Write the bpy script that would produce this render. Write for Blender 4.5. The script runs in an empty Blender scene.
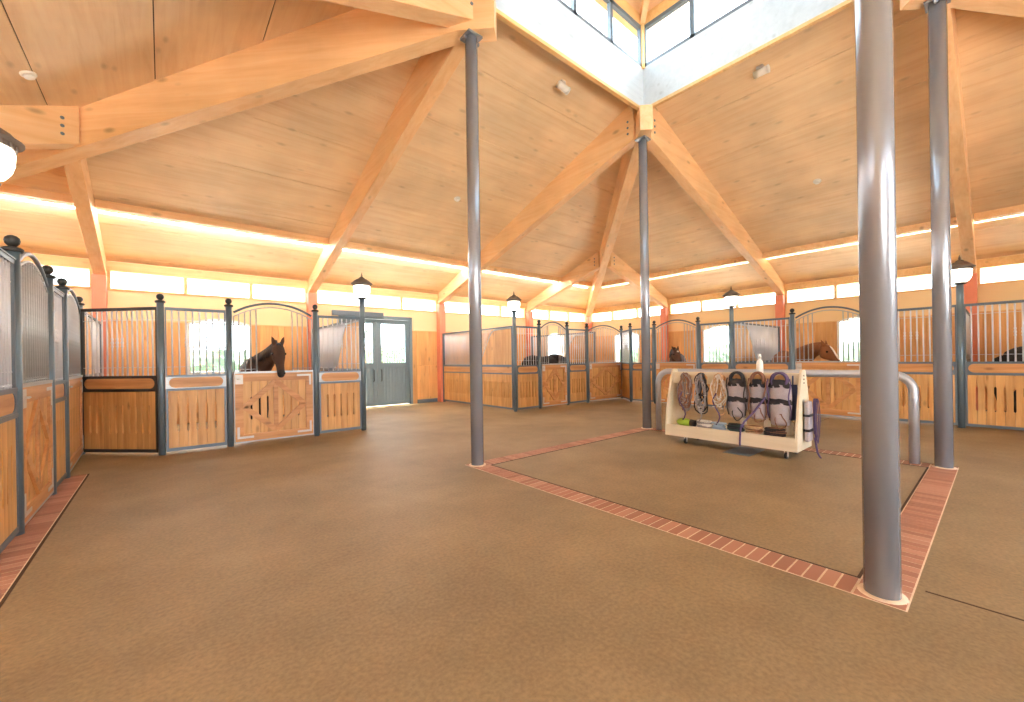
import bpy, bmesh, math, random
from mathutils import Vector, Matrix
random.seed(7)
scene = bpy.context.scene
COL = scene.collection
PI = math.pi

# ------------------------------------------------------------------ materials
def srgb(r, g, b):
    def c(v):
        v /= 255.0
        return v / 12.92 if v <= 0.04045 else ((v + 0.055) / 1.055) ** 2.4
    return (c(r), c(g), c(b), 1.0)

def new_mat(name):
    m = bpy.data.materials.new(name)
    m.use_nodes = True
    nt = m.node_tree
    return m, nt, nt.nodes['Principled BSDF']

def simple(name, col, rough=0.5, metal=0.0, noise=0.0, nscale=20.0, bump=0.0):
    m, nt, b = new_mat(name)
    b.inputs['Base Color'].default_value = col
    b.inputs['Roughness'].default_value = rough
    b.inputs['Metallic'].default_value = metal
    if noise > 0 or bump > 0:
        tc = nt.nodes.new('ShaderNodeTexCoord')
        n = nt.nodes.new('ShaderNodeTexNoise')
        n.inputs['Scale'].default_value = nscale
        n.inputs['Detail'].default_value = 4
        nt.links.new(tc.outputs['Object'], n.inputs['Vector'])
        if noise > 0:
            r = nt.nodes.new('ShaderNodeValToRGB')
            r.color_ramp.elements[0].position = 0.3
            r.color_ramp.elements[1].position = 0.7
            r.color_ramp.elements[0].color = [max(0, c * (1 - noise)) for c in col[:3]] + [1]
            r.color_ramp.elements[1].color = [min(1, c * (1 + noise)) for c in col[:3]] + [1]
            nt.links.new(n.outputs['Fac'], r.inputs['Fac'])
            nt.links.new(r.outputs['Color'], b.inputs['Base Color'])
        if bump > 0:
            bp = nt.nodes.new('ShaderNodeBump')
            bp.inputs['Strength'].default_value = bump
            bp.inputs['Distance'].default_value = 0.01
            nt.links.new(n.outputs['Fac'], bp.inputs['Height'])
            nt.links.new(bp.outputs['Normal'], b.inputs['Normal'])
    return m

def wood(name, dark, mid, light, axis=2, rough=0.5, scale=1.0, knots=0.5, island=0.0):
    """procedural timber, grain along axis (object space)"""
    m, nt, b = new_mat(name)
    b.inputs['Roughness'].default_value = rough
    N = nt.nodes.new
    L = nt.links.new
    tc = N('ShaderNodeTexCoord')
    geo = N('ShaderNodeNewGeometry')
    add = N('ShaderNodeVectorMath'); add.operation = 'MULTIPLY_ADD'
    rv = N('ShaderNodeCombineXYZ')
    for i in range(3):
        L(geo.outputs['Random Per Island'], rv.inputs[i])
    L(rv.outputs[0], add.inputs[0]); add.inputs[1].default_value = (13, 17, 7) if island else (0, 0, 0)
    L(tc.outputs['Object'], add.inputs[2])
    mp = N('ShaderNodeMapping')
    s = [14 * scale] * 3; s[axis] = 0.9 * scale
    mp.inputs['Scale'].default_value = s
    L(add.outputs[0], mp.inputs['Vector'])
    n1 = N('ShaderNodeTexNoise'); n1.inputs['Scale'].default_value = 1.0
    n1.inputs['Detail'].default_value = 6; n1.inputs['Roughness'].default_value = 0.6
    n1.inputs['Distortion'].default_value = 0.6
    L(mp.outputs[0], n1.inputs['Vector'])
    r = N('ShaderNodeValToRGB')
    e = r.color_ramp.elements
    e[0].position = 0.25; e[0].color = dark
    e[1].position = 0.78; e[1].color = light
    k = e.new(0.5); k.color = mid
    L(n1.outputs['Fac'], r.inputs['Fac'])
    # broad blotches
    n2 = N('ShaderNodeTexNoise'); n2.inputs['Scale'].default_value = 1.3 * scale
    n2.inputs['Detail'].default_value = 3
    L(add.outputs[0], n2.inputs['Vector'])
    mr = N('ShaderNodeMapRange'); mr.inputs[1].default_value = 0.3; mr.inputs[2].default_value = 0.7
    mr.inputs[3].default_value = 0.88; mr.inputs[4].default_value = 1.1
    L(n2.outputs['Fac'], mr.inputs[0])
    # knots
    mp2 = N('ShaderNodeMapping'); s2 = [5.0 * scale] * 3; s2[axis] = 2.2 * scale
    mp2.inputs['Scale'].default_value = s2
    L(add.outputs[0], mp2.inputs['Vector'])
    vo = N('ShaderNodeTexVoronoi'); vo.inputs['Scale'].default_value = 1.0
    L(mp2.outputs[0], vo.inputs['Vector'])
    kr = N('ShaderNodeMapRange'); kr.inputs[1].default_value = 0.05; kr.inputs[2].default_value = 0.17
    kr.inputs[3].default_value = 1.0 - knots; kr.inputs[4].default_value = 1.0
    L(vo.outputs['Distance'], kr.inputs[0])
    mul = N('ShaderNodeMath'); mul.operation = 'MULTIPLY'
    L(mr.outputs[0], mul.inputs[0]); L(kr.outputs[0], mul.inputs[1])
    last = mul
    if island:
        ir = N('ShaderNodeMapRange'); ir.inputs[3].default_value = 1 - island; ir.inputs[4].default_value = 1 + island
        L(geo.outputs['Random Per Island'], ir.inputs[0])
        m2 = N('ShaderNodeMath'); m2.operation = 'MULTIPLY'
        L(mul.outputs[0], m2.inputs[0]); L(ir.outputs[0], m2.inputs[1]); last = m2
    vm = N('ShaderNodeVectorMath'); vm.operation = 'SCALE'
    L(r.outputs['Color'], vm.inputs[0]); L(last.outputs[0], vm.inputs['Scale'])
    L(vm.outputs[0], b.inputs['Base Color'])
    return m

M = {}
M['ply_x'] = wood('plywood_grain_x', srgb(224, 188, 144), srgb(233, 202, 161), srgb(238, 212, 174), 0, 0.55, 0.8, 0.22)
M['ply_y'] = wood('plywood_grain_y', srgb(224, 188, 144), srgb(233, 202, 161), srgb(238, 212, 174), 1, 0.55, 0.8, 0.22)
M['beam'] = wood('laminated_timber', srgb(226, 176, 124), srgb(236, 192, 142), srgb(242, 206, 162), 0, 0.5, 0.7, 0.4)
M['trimwood'] = wood('trim_timber', srgb(214, 168, 108), srgb(228, 184, 124), srgb(234, 196, 140), 0, 0.5, 1.0, 0.2)
M['board'] = wood('oak_boards', srgb(180, 126, 70), srgb(206, 156, 94), srgb(222, 176, 118), 2, 0.42, 1.0, 0.4, 0.1)
M['boardh'] = wood('oak_boards_flat', srgb(180, 120, 70), srgb(204, 148, 92), srgb(220, 168, 114), 0, 0.42, 1.0, 0.4, 0.08)
M['clad'] = wood('wall_cladding', srgb(208, 148, 86), srgb(224, 170, 106), srgb(234, 186, 126), 2, 0.5, 0.8, 0.35, 0.07)
M['fascia'] = wood('limewashed_ply', srgb(178, 188, 196), srgb(188, 198, 206), srgb(196, 205, 212), 0, 0.5, 0.8, 0.2)
M['cream'] = simple('cream_paint', srgb(236, 206, 158), 0.7)
M['salmon'] = simple('salmon_paint', srgb(222, 134, 104), 0.6, 0, 0.05, 6)
M['dark'] = simple('dark_gap', srgb(70, 48, 30), 0.9)
M['column'] = simple('column_steel_paint', srgb(160, 168, 182), 0.25, 0.55, 0.03, 3)
M['post'] = simple('blue_grey_steel', srgb(110, 128, 140), 0.32, 0.35)
M['frame'] = simple('dark_frame_steel', srgb(102, 116, 128), 0.4, 0.3)
M['capmetal'] = simple('bronze_grey_metal', srgb(116, 104, 96), 0.5, 0.3)
M['blackframe'] = simple('black_frame_steel', srgb(58, 60, 60), 0.4, 0.4)
M['galv'] = simple('galvanised_steel', srgb(176, 182, 186), 0.35, 0.4, 0.06, 40)
M['bar'] = simple('bar_steel', srgb(212, 218, 228), 0.35, 0.15)
M['bracket'] = simple('zinc_bracket', srgb(206, 202, 196), 0.4, 0.3)
M['pipe'] = simple('pipe_steel', srgb(186, 192, 204), 0.32, 0.5)
M['doorpaint'] = simple('slate_door_paint', srgb(120, 138, 146), 0.45, 0.1)
M['winframe'] = simple('blue_grey_window_frame', srgb(100, 112, 124), 0.45, 0.2)
M['white'] = simple('white_paint', srgb(236, 236, 232), 0.5)
M['whiteplastic'] = simple('white_plastic', srgb(238, 236, 230), 0.4)
M['cartply'] = wood('birch_ply', srgb(212, 200, 174), srgb(222, 212, 188), srgb(228, 220, 200), 1, 0.5, 0.6, 0.08)
M['rubber'] = simple('black_rubber', srgb(40, 40, 42), 0.6)
M['black'] = simple('black_fabric', srgb(44, 42, 46), 0.8)
M['greyfab'] = simple('grey_mesh_fabric', srgb(168, 162, 170), 0.85, 0, 0.12, 90)
M['purple'] = simple('purple_rope', srgb(88, 72, 110), 0.8)
M['navy'] = simple('navy_fabric', srgb(58, 68, 104), 0.8)
M['brown'] = simple('brown_leather', srgb(128, 86, 62), 0.55, 0, 0.2, 30)
M['tan'] = simple('tan_rope', srgb(196, 164, 126), 0.8, 0, 0.15, 40)
M['greyrope'] = simple('grey_rope', srgb(150, 146, 146), 0.8, 0, 0.2, 50)
M['whiterope'] = simple('white_rope', srgb(222, 218, 210), 0.8)
M['bluerope'] = simple('pale_blue_rope', srgb(160, 184, 208), 0.8)
M['green'] = simple('lime_fabric', srgb(160, 190, 60), 0.7)
M['dkgreen'] = simple('dark_green_fabric', srgb(48, 66, 58), 0.8)
M['teal'] = simple('teal_tape', srgb(80, 176, 150), 0.6)
M['mortar'] = simple('mortar', srgb(226, 206, 182), 0.9, 0, 0.1, 30)
M['lawn'] = simple('lawn', (0.03, 0.06, 0.03, 1), 0.9, 0, 0.25, 1.5)
M['bounce_apron'] = simple('pale_bounce_apron', srgb(216, 212, 206), 0.9, 0, 0.1, 12)
M['leaf'] = simple('leaves', (0.05, 0.085, 0.045, 1), 0.7, 0, 0.4, 3)
M['bark'] = simple('bark', srgb(110, 84, 62), 0.9)
M['bay'] = simple('dark_bay_coat', srgb(72, 50, 40), 0.8, 0, 0.18, 5)
M['bay2'] = simple('bay_coat', srgb(84, 50, 32), 0.8, 0, 0.2, 5)
M['chestnut'] = simple('chestnut_coat', srgb(150, 94, 56), 0.8, 0, 0.12, 5)
M['blackcoat'] = simple('black_coat', srgb(48, 42, 42), 0.8, 0, 0.15, 5)
M['mane'] = simple('black_hair', srgb(30, 26, 26), 0.6)
M['chmane'] = simple('chestnut_hair', srgb(150, 96, 60), 0.6)
M['muzzle'] = simple('dark_muzzle', srgb(40, 36, 38), 0.7)
M['eye'] = simple('eye_gloss', srgb(14, 10, 10), 0.08)
M['blaze'] = simple('white_hair', srgb(236, 226, 216), 0.6)

def brick_mat():
    m, nt, b = new_mat('red_brick')
    b.inputs['Roughness'].default_value = 0.75
    N = nt.nodes.new; L = nt.links.new
    geo = N('ShaderNodeNewGeometry')
    r = N('ShaderNodeValToRGB'); e = r.color_ramp.elements
    e[0].position = 0; e[0].color = srgb(158, 114, 94)
    e[1].position = 1; e[1].color = srgb(188, 142, 120)
    k = e.new(0.5); k.color = srgb(174, 124, 104)
    L(geo.outputs['Random Per Island'], r.inputs['Fac'])
    L(r.outputs['Color'], b.inputs['Base Color'])
    return m
M['brick'] = brick_mat()

def floor_mat():
    m, nt, b = new_mat('aggregate_concrete')
    b.inputs['Roughness'].default_value = 0.58
    N = nt.nodes.new; L = nt.links.new
    tc = N('ShaderNodeTexCoord')
    n1 = N('ShaderNodeTexNoise'); n1.inputs['Scale'].default_value = 0.8; n1.inputs['Detail'].default_value = 7; n1.inputs['Roughness'].default_value = 0.65
    L(tc.outputs['Object'], n1.inputs['Vector'])
    r = N('ShaderNodeValToRGB'); e = r.color_ramp.elements
    e[0].position = 0.3; e[0].color = srgb(126, 108, 78)
    e[1].position = 0.72; e[1].color = srgb(162, 140, 105)
    L(n1.outputs['Fac'], r.inputs['Fac'])
    n2 = N('ShaderNodeTexNoise'); n2.inputs['Scale'].default_value = 42; n2.inputs['Detail'].default_value = 5
    L(tc.outputs['Object'], n2.inputs['Vector'])
    mr = N('ShaderNodeMapRange'); mr.inputs[1].default_value = 0.3; mr.inputs[2].default_value = 0.7
    mr.inputs[3].default_value = 0.82; mr.inputs[4].default_value = 1.16
    L(n2.outputs['Fac'], mr.inputs[0])
    v = N('ShaderNodeTexVoronoi'); v.inputs['Scale'].default_value = 28
    L(tc.outputs['Object'], v.inputs['Vector'])
    kr = N('ShaderNodeMapRange'); kr.inputs[1].default_value = 0.02; kr.inputs[2].default_value = 0.12
    kr.inputs[3].default_value = 0.8; kr.inputs[4].default_value = 1.0
    L(v.outputs['Distance'], kr.inputs[0])
    mu = N('ShaderNodeMath'); mu.operation = 'MULTIPLY'
    L(mr.outputs[0], mu.inputs[0]); L(kr.outputs[0], mu.inputs[1])
    vm = N('ShaderNodeVectorMath'); vm.operation = 'SCALE'
    L(r.outputs['Color'], vm.inputs[0]); L(mu.outputs[0], vm.inputs['Scale'])
    L(vm.outputs[0], b.inputs['Base Color'])
    return m
M['floor'] = floor_mat()

def glass_mat(name='window_glass', tint=(0.95, 1, 1, 1), gl=0.08):
    m = bpy.data.materials.new(name); m.use_nodes = True
    nt = m.node_tree; nt.nodes.clear()
    o = nt.nodes.new('ShaderNodeOutputMaterial')
    t = nt.nodes.new('ShaderNodeBsdfTransparent'); t.inputs[0].default_value = tint
    g = nt.nodes.new('ShaderNodeBsdfGlossy'); g.inputs['Roughness'].default_value = 0.03
    mx = nt.nodes.new('ShaderNodeMixShader'); mx.inputs[0].default_value = gl
    nt.links.new(t.outputs[0], mx.inputs[1]); nt.links.new(g.outputs[0], mx.inputs[2])
    nt.links.new(mx.outputs[0], o.inputs[0])
    return m
M['glass'] = glass_mat()

def emit(name, col, s):
    m = bpy.data.materials.new(name); m.use_nodes = True
    nt = m.node_tree; b = nt.nodes['Principled BSDF']
    b.inputs['Base Color'].default_value = (0.9, 0.9, 0.85, 1)
    b.inputs['Emission Color'].default_value = col
    b.inputs['Emission Strength'].default_value = s
    return m
M['lamp'] = emit('lit_globe', (1, 0.9, 0.72, 1), 2.5)
M['strip'] = emit('lit_strip', (.96, 0.97, 1, 1), 20.0)
M['strip2'] = emit('dim_lit_strip', (1, 0.9, 0.62, 1), 3.0)

# ------------------------------------------------------------------ mesh builder
class MB:
    def __init__(s):
        s.v = []; s.f = []; s.m = []; s.sm = []
        s.T = Matrix.Identity(4)
    def add(s, verts, faces, mi=0, smooth=False):
        o = len(s.v)
        s.v += [tuple(s.T @ Vector(p)) for p in verts]
        for f in faces:
            s.f.append([i + o for i in f]); s.m.append(mi); s.sm.append(smooth)
        return s
    def box(s, x0, x1, y0, y1, z0, z1, mi=0):
        return s.hexa([(x0, y0, z0), (x1, y0, z0), (x1, y1, z0), (x0, y1, z0),
                       (x0, y0, z1), (x1, y0, z1), (x1, y1, z1), (x0, y1, z1)], mi)
    def hexa(s, p, mi=0):
        return s.add(p, [(0, 3, 2, 1), (4, 5, 6, 7), (0, 1, 5, 4), (1, 2, 6, 5), (2, 3, 7, 6), (3, 0, 4, 7)], mi)
    def prism(s, poly, a0, a1, axis='y', mi=0):
        """poly of (u,w): extruded along axis. y: (x,z); x: (y,z); z: (x,y)"""
        def P(u, w, a):
            return {'y': (u, a, w), 'x': (a, u, w), 'z': (u, w, a)}[axis]
        n = len(poly)
        vs = [P(u, w, a0) for u, w in poly] + [P(u, w, a1) for u, w in poly]
        fs = [tuple(range(n)), tuple(reversed(range(n, 2 * n)))]
        fs += [(i, n + i, n + (i + 1) % n, (i + 1) % n) for i in range(n)]
        return s.add(vs, fs, mi)
    def bar(s, p0, p1, w, t, up=(0, 0, 1), mi=0):
        p0 = Vector(p0); p1 = Vector(p1); d = (p1 - p0).normalized()
        u = Vector(up)
        r = d.cross(u)
        if r.length < 1e-4: r = d.cross(Vector((1, 0, 0)))
        r.normalize(); u = r.cross(d)
        a = r * w / 2; b = u * t / 2
        return s.hexa([p0 - a - b, p0 + a - b, p0 + a + b, p0 - a + b, p1 - a - b, p1 + a - b, p1 + a + b, p1 - a + b], mi)
    def loft(s, rings, mi=0, cap=True, closed=False, smooth=True):
        n = len(rings[0]); vs = [p for r in rings for p in r]; fs = []
        k = len(rings)
        for i in range(k if closed else k - 1):
            j = (i + 1) % k
            for q in range(n):
                fs.append((i * n + q, i * n + (q + 1) % n, j * n + (q + 1) % n, j * n + q))
        s.add(vs, fs, mi, smooth)
        if cap and not closed:
            s.add(rings[0], [tuple(reversed(range(n)))], mi)
            s.add(rings[-1], [tuple(range(n))], mi)
        return s
    def tube(s, pts, r, n=10, mi=0, closed=False, cap=True):
        pts = [Vector(p) for p in pts]
        rr = r if isinstance(r, (list, tuple)) else [r] * len(pts)
        k = len(pts); rings = []; prev = None
        for i, p in enumerate(pts):
            if closed: t = (pts[(i + 1) % k] - pts[i - 1])
            else: t = pts[min(i + 1, k - 1)] - pts[max(i - 1, 0)]
            t.normalize()
            if prev is None:
                a = t.cross(Vector((0, 0, 1)))
                if a.length < 1e-3: a = t.cross(Vector((1, 0, 0)))
            else:
                a = prev - t * prev.dot(t)
                if a.length < 1e-4: a = t.cross(Vector((0.3, 0.5, 1)))
            a.normalize(); prev = a; b = t.cross(a)
            rings.append([p + (a * math.cos(2 * PI * q / n) + b * math.sin(2 * PI * q / n)) * rr[i] for q in range(n)])
        return s.loft(rings, mi, cap, closed)
    def lathe(s, prof, c=(0, 0, 0), n=20, mi=0, cap=True, smooth=True):
        rings = [[(c[0] + r * math.cos(2 * PI * q / n), c[1] + r * math.sin(2 * PI * q / n), c[2] + z) for q in range(n)] for r, z in prof]
        return s.loft(rings, mi, cap, False, smooth)
    def ball(s, c, r, n=12, sz=None, mi=0):
        sx, sy, sz_ = sz or (1, 1, 1)
        rings = []
        k = max(5, n // 2)
        for i in range(k + 1):
            a = -PI / 2 + PI * i / k
            rr = max(1e-4, math.cos(a)); z = math.sin(a)
            rings.append([(c[0] + r * sx * rr * math.cos(2 * PI * q / n), c[1] + r * sy * rr * math.sin(2 * PI * q / n), c[2] + r * sz_ * z) for q in range(n)])
        return s.loft(rings, mi)
    def mesh(s, name):
        me = bpy.data.meshes.new(name)
        me.from_pydata(s.v, [], s.f)
        me.polygons.foreach_set('material_index', s.m)
        me.polygons.foreach_set('use_smooth', s.sm)
        me.update()
        bm = bmesh.new(); bm.from_mesh(me)
        bmesh.ops.remove_doubles(bm, verts=bm.verts, dist=1e-6)
        bmesh.ops.recalc_face_normals(bm, faces=bm.faces); bm.to_mesh(me); bm.free()
        return me
    def build(s, name, mats, parent=None, loc=(0, 0, 0), rz=0.0, bevel=0.0):
        me = s.mesh(name)
        for m in (mats if isinstance(mats, (list, tuple)) else [mats]):
            me.materials.append(M[m] if isinstance(m, str) else m)
        o = bpy.data.objects.new(name, me); COL.objects.link(o)
        o.location = loc; o.rotation_euler = (0, 0, rz)
        if parent is not None: o.parent = parent
        if bevel > 0:
            b = o.modifiers.new('bevel', 'BEVEL'); b.width = bevel; b.segments = 2; b.limit_method = 'ANGLE'
        return o

def thing(name, label, cat, loc=(0, 0, 0), rz=0.0, group=None):
    o = bpy.data.objects.new(name, None); COL.objects.link(o)
    o.empty_display_size = 0.1
    o.location = loc; o.rotation_euler = (0, 0, rz)
    o['label'] = label; o['category'] = cat
    if group: o['group'] = group
    return o
def tag(o, label, cat, group=None):
    o['label'] = label; o['category'] = cat
    if group: o['group'] = group
    return o
def struct(o, label=None):
    o['kind'] = 'structure'
    if label: o['label'] = label
    return o
def dup(root, loc, rz, label, group=None):
    r = root.copy(); COL.objects.link(r); r.location = loc; r.rotation_euler = (0, 0, rz)
    r['label'] = label
    if group: r['group'] = group
    for ch in list(root.children):
        c = ch.copy(); COL.objects.link(c); c.parent = r
        for g in list(ch.children):
            d = g.copy(); COL.objects.link(d); d.parent = c
    return r

# ------------------------------------------------------------------ site constants (metres)
CX0, CX1, CY0, CY1 = 3.185, 7.27, 0.46, 4.52        # the four steel columns
XL, XR, YB = -0.945, 11.34, 8.42                    # fronts of the left, right and back stall rows
WL, WR, WB = -4.7, 15.14, 12.4                      # wall faces
SL = 0.365; SO = 6.53                                          # roof slope
def soff_b(y): return SO - SL * (y - CY1)
def soff_r(x): return SO - SL * (x - CX1)
def soff_l(x): return SO - SL * (CX0 - x)
YF = -5.0                                           # the shell stops here, behind the viewer

# ------------------------------------------------------------------ floor and brick borders
b = MB()
b.box(WL - .3, WR + .3, YF - 1, WB + .3, -0.195, 0)
struct(b.build('floor', 'floor'))
# saw joints: thin dark fill set in the slab
b = MB()
b.box(3.405, 3.42, -4.5, 0.3, -0.05, 0.0012)
b.box(7.6, 11.2, 2.45, 2.457, -0.05, 0.0012)
struct(b.build('trim_1', 'dark'))

def brick_run(mb, x0, x1, y0, y1, along, n, mort=0.012):
    mb.box(x0, x1, y0, y1, -0.05, 0.002, 1)
    for i in range(n):
        t0 = i / n; t1 = (i + 1) / n
        if along == 'x':
            a0 = x0 + (x1 - x0) * t0 + mort / 2; a1 = x0 + (x1 - x0) * t1 - mort / 2
            mb.box(a0, a1, y0 + .008, y1 - .008, -0.04, 0.005 + random.uniform(-.0008, .0008), 0)
        else:
            a0 = y0 + (y1 - y0) * t0 + mort / 2; a1 = y0 + (y1 - y0) * t1 - mort / 2
            mb.box(x0 + .008, x1 - .008, a0, a1, -0.04, 0.005 + random.uniform(-.0008, .0008), 0)
b = MB()
h = 0.12
brick_run(b, CX0 - h, CX0 + h, CY0 + h, CY1 - h, 'y', 46)
brick_run(b, CX1 - h, CX1 + h, CY0 + h, CY1 - h, 'y', 46)
brick_run(b, CX0 - h, CX1 + h, CY0 - h, CY0 + h, 'x', 52)
brick_run(b, CX0 - h, CX1 + h, CY1 - h, CY1 + h, 'x', 52)
# dark expansion joint inside the square
g = 0.018
for (x0, x1, y0, y1) in ((CX0 + h, CX0 + h + g, CY0 + h, CY1 - h), (CX1 - h - g, CX1 - h, CY0 + h, CY1 - h),
                         (CX0 + h, CX1 - h, CY0 + h, CY0 + h + g), (CX0 + h, CX1 - h, CY1 - h - g, CY1 - h),
                         (CX1 + h, CX1 + h + g, CY0 - h, CY1 + h)):
    b.box(x0, x1, y0, y1, -0.04, 0.003, 2)
struct(b.build('trim_2', ['brick', 'mortar', 'dark'], bevel=0.0))
b = MB()
brick_run(b, XL - .06, XL + .19, 1.0, 7.62, 'y', 84)
b.box(XL + .19, XL + .208, 1.0, 7.64, -0.04, .003, 2)
b.box(XL - .06, XL + .208, 7.62, 7.64, -0.04, .003, 2)
struct(b.build('trim_3', ['brick', 'mortar', 'dark']))

# ------------------------------------------------------------------ walls
def grid_wall(mb, axis, a0, a1, z0, z1, t0, t1, holes, zcuts=(), acuts=(), matf=None):
    A = sorted(set([a0, a1] + [h[0] for h in holes] + [h[1] for h in holes] + list(acuts)))
    Z = sorted(set([z0, z1] + [h[2] for h in holes] + [h[3] for h in holes] + list(zcuts)))
    for i in range(len(A) - 1):
        for j in range(len(Z) - 1):
            am = (A[i] + A[i + 1]) / 2; zm = (Z[j] + Z[j + 1]) / 2
            if any(h[0] < am < h[1] and h[2] < zm < h[3] for h in holes): continue
            mi = matf(am, zm) if matf else 0
            if axis == 'x': mb.box(A[i], A[i + 1], t0, t1, Z[j], Z[j + 1], mi)
            else: mb.box(t0, t1, A[i], A[i + 1], Z[j], Z[j + 1], mi)

CLZ0, CLZ1 = 3.05, 3.43                             # clerestory opening
bays_x = [(-4.6, -1.11), (-.89, 3.075), (3.295, 7.16), (7.38, 11.2), (11.42, 15.0)]
bays_y = [(8.57, 12.3), (4.63, 8.35), (.57, 4.41), (-3.4, .35)]
stall_win_x = [(.44, 1.74), (12.38, 13.5), (8.6, 9.3)]
stall_win_y = [(5.6, 7.05), (1.75, 3.1), (9.7, 10.95)]
holes = [(a, c, CLZ0, CLZ1) for a, c in bays_x] + [(3.9, 6.2, -.01, 2.8)]
holes += [(a, c, 1.15, 2.5) for a, c in stall_win_x[:2]]
b = MB()
grid_wall(b, 'x', WL, WR + .3, 0, 3.75, WB, WB + .3, holes, (2.37,), (), lambda a, z: 0 if z > 2.37 else 1)
struct(b.build('wall_back', ['cream', 'clad']))
holes = [(a, c, CLZ0, CLZ1) for a, c in bays_y] + [(a, c, 1.15, 2.5) for a, c in stall_win_y]
b = MB()
grid_wall(b, 'y', YF, WB, 0, 3.75, WR, WR + .3, holes, (2.37,), (), lambda a, z: 0 if z > 2.37 else 1)
struct(b.build('wall_right', ['cream', 'clad']))
b = MB()
grid_wall(b, 'y', YF, WB, 0, 3.75, WL - .3, WL, [(4.7, 8.3, CLZ0, CLZ1), (8.6, 12.2, CLZ0, CLZ1), (.6, 4.4, CLZ0, CLZ1)], (2.37,), (), lambda a, z: 0 if z > 2.37 else 1)
struct(b.build('wall_left', ['cream', 'clad']))
b = MB()
grid_wall(b, 'x', WL - .3, WR + .3, 0, 3.7, YF - .3, YF, [(3.2, 7.2, -.01, 2.8), (-3.8, .6, -.01, 2.8), (.9, 3.0, CLZ0, CLZ1), (3.4, 7.1, CLZ0, CLZ1)], (2.37,), (), lambda a, z: 0 if z > 2.37 else 1)  # left doorway here is added, out of view, to light the near floor
b.prism([(WL - .3, 3.7), (WR + .3, 3.7), (CX1 + 5.46, SO - SL * 5.46), (CX0 - 5.46, SO - SL * 5.46)], YF - .3, YF, 'y', 0)
struct(b.build('wall_front', ['cream', 'clad']))
# boards proud of the wall: vertical cladding with fine joints
def clad_run(mb, axis, a0, a1, z0, z1, t0, t1, skips):
    a = a0; w = .14
    while a < a1 - .02:
        e = min(a + w - .004, a1)
        segs = [(z0, z1)]
        for (s0, s1, u0, u1) in skips:
            if e > s0 and a < s1:
                segs = [(z0, u0 - .0), (u1 + .0, z1)]
        for (q0, q1) in segs:
            if q1 - q0 > .03:
                if axis == 'x': mb.box(a, e, t0, t1, q0, q1, 0)
                else: mb.box(t0, t1, a, e, q0, q1, 0)
        a += w
b = MB(); clad_run(b, 'x', -4.65, 3.8, .02, 2.36, WB - .02, WB, [(s[0] - .06, s[1] + .06, 1.09, 2.37) for s in stall_win_x[:2]])
clad_run(b, 'x', 6.36, 15.1, .02, 1.22, WB - .02, WB, []); clad_run(b, 'x', 6.36, 15.1, 1.24, 2.36, WB - .02, WB, [(12.32, 13.56, 1.24, 2.37)])
b.box(6.3, 15.1, WB - .03, WB, 2.36, 2.385, 1)
b.box(-4.65, 3.8, WB - .03, WB, 2.36, 2.385, 1)
struct(b.build('trim_4', ['clad', 'trimwood']))
b = MB(); clad_run(b, 'y', -4.9, 12.3, .02, 2.36, WR - .02, WR, [(s[0] - .06, s[1] + .06, 1.09, 2.37) for s in stall_win_y])
b.box(WR - .03, WR, -4.9, 12.3, 2.36, 2.385, 1)
struct(b.build('trim_5', ['clad', 'trimwood']))
# timber header and sill bands around the clerestory
b = MB()
b.box(WL, WR, WB - .05, WB, CLZ1, 3.63); b.box(WL, WR, WB - .03, WB, CLZ0 - .03, CLZ0)
struct(b.build('trim_6', 'trimwood'))
b = MB()
b.box(WR - .05, WR, YF, WB - .05, CLZ1, 3.63); b.box(WR - .03, WR, YF, WB - .05, CLZ0 - .03, CLZ0)
struct(b.build('trim_7', 'trimwood'))
# dark skirting by the double door
b = MB(); b.box(6.36, 7.1, WB - .04, WB - .02, 0, .12)
struct(b.build('baseboard_back', 'frame'))

# ------------------------------------------------------------------ clerestory windows
wn = [0]
def clerestory(axis, a0, a1, n, t):
    wn[0] += 1
    root = struct(bpy.data.objects.new('window_%d' % wn[0], None)); COL.objects.link(root)
    w = (a1 - a0) / n
    f = MB()
    def bx(mb, s0, s1, z0, z1, d0, d1):
        if axis == 'x': mb.box(s0, s1, t + d0, t + d1, z0, z1)
        else: mb.box(t + d0, t + d1, s0, s1, z0, z1)
    for i in range(n + 1):
        c = a0 + w * i
        lo, hi = (c, c + .05) if i == 0 else ((c - .05, c) if i == n else (c - .035, c + .035))
        bx(f, lo, hi, CLZ0, CLZ1, -.01, .12)
    bx(f, a0, a1, CLZ0, CLZ0 + .025, .06, .12)
    f.build('window_frame', 'trimwood', root)
    for i in range(n):
        p = MB(); bx(p, a0 + w * i + .036, a0 + w * (i + 1) - .036, CLZ0 + .026, CLZ1 - .001, .085, .095)
        p.build('pane', 'glass', root)
for a, c in bays_x: clerestory('x', a, c, 3, WB)
for a, c in bays_y: clerestory('y', a, c, 3, WR)

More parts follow.
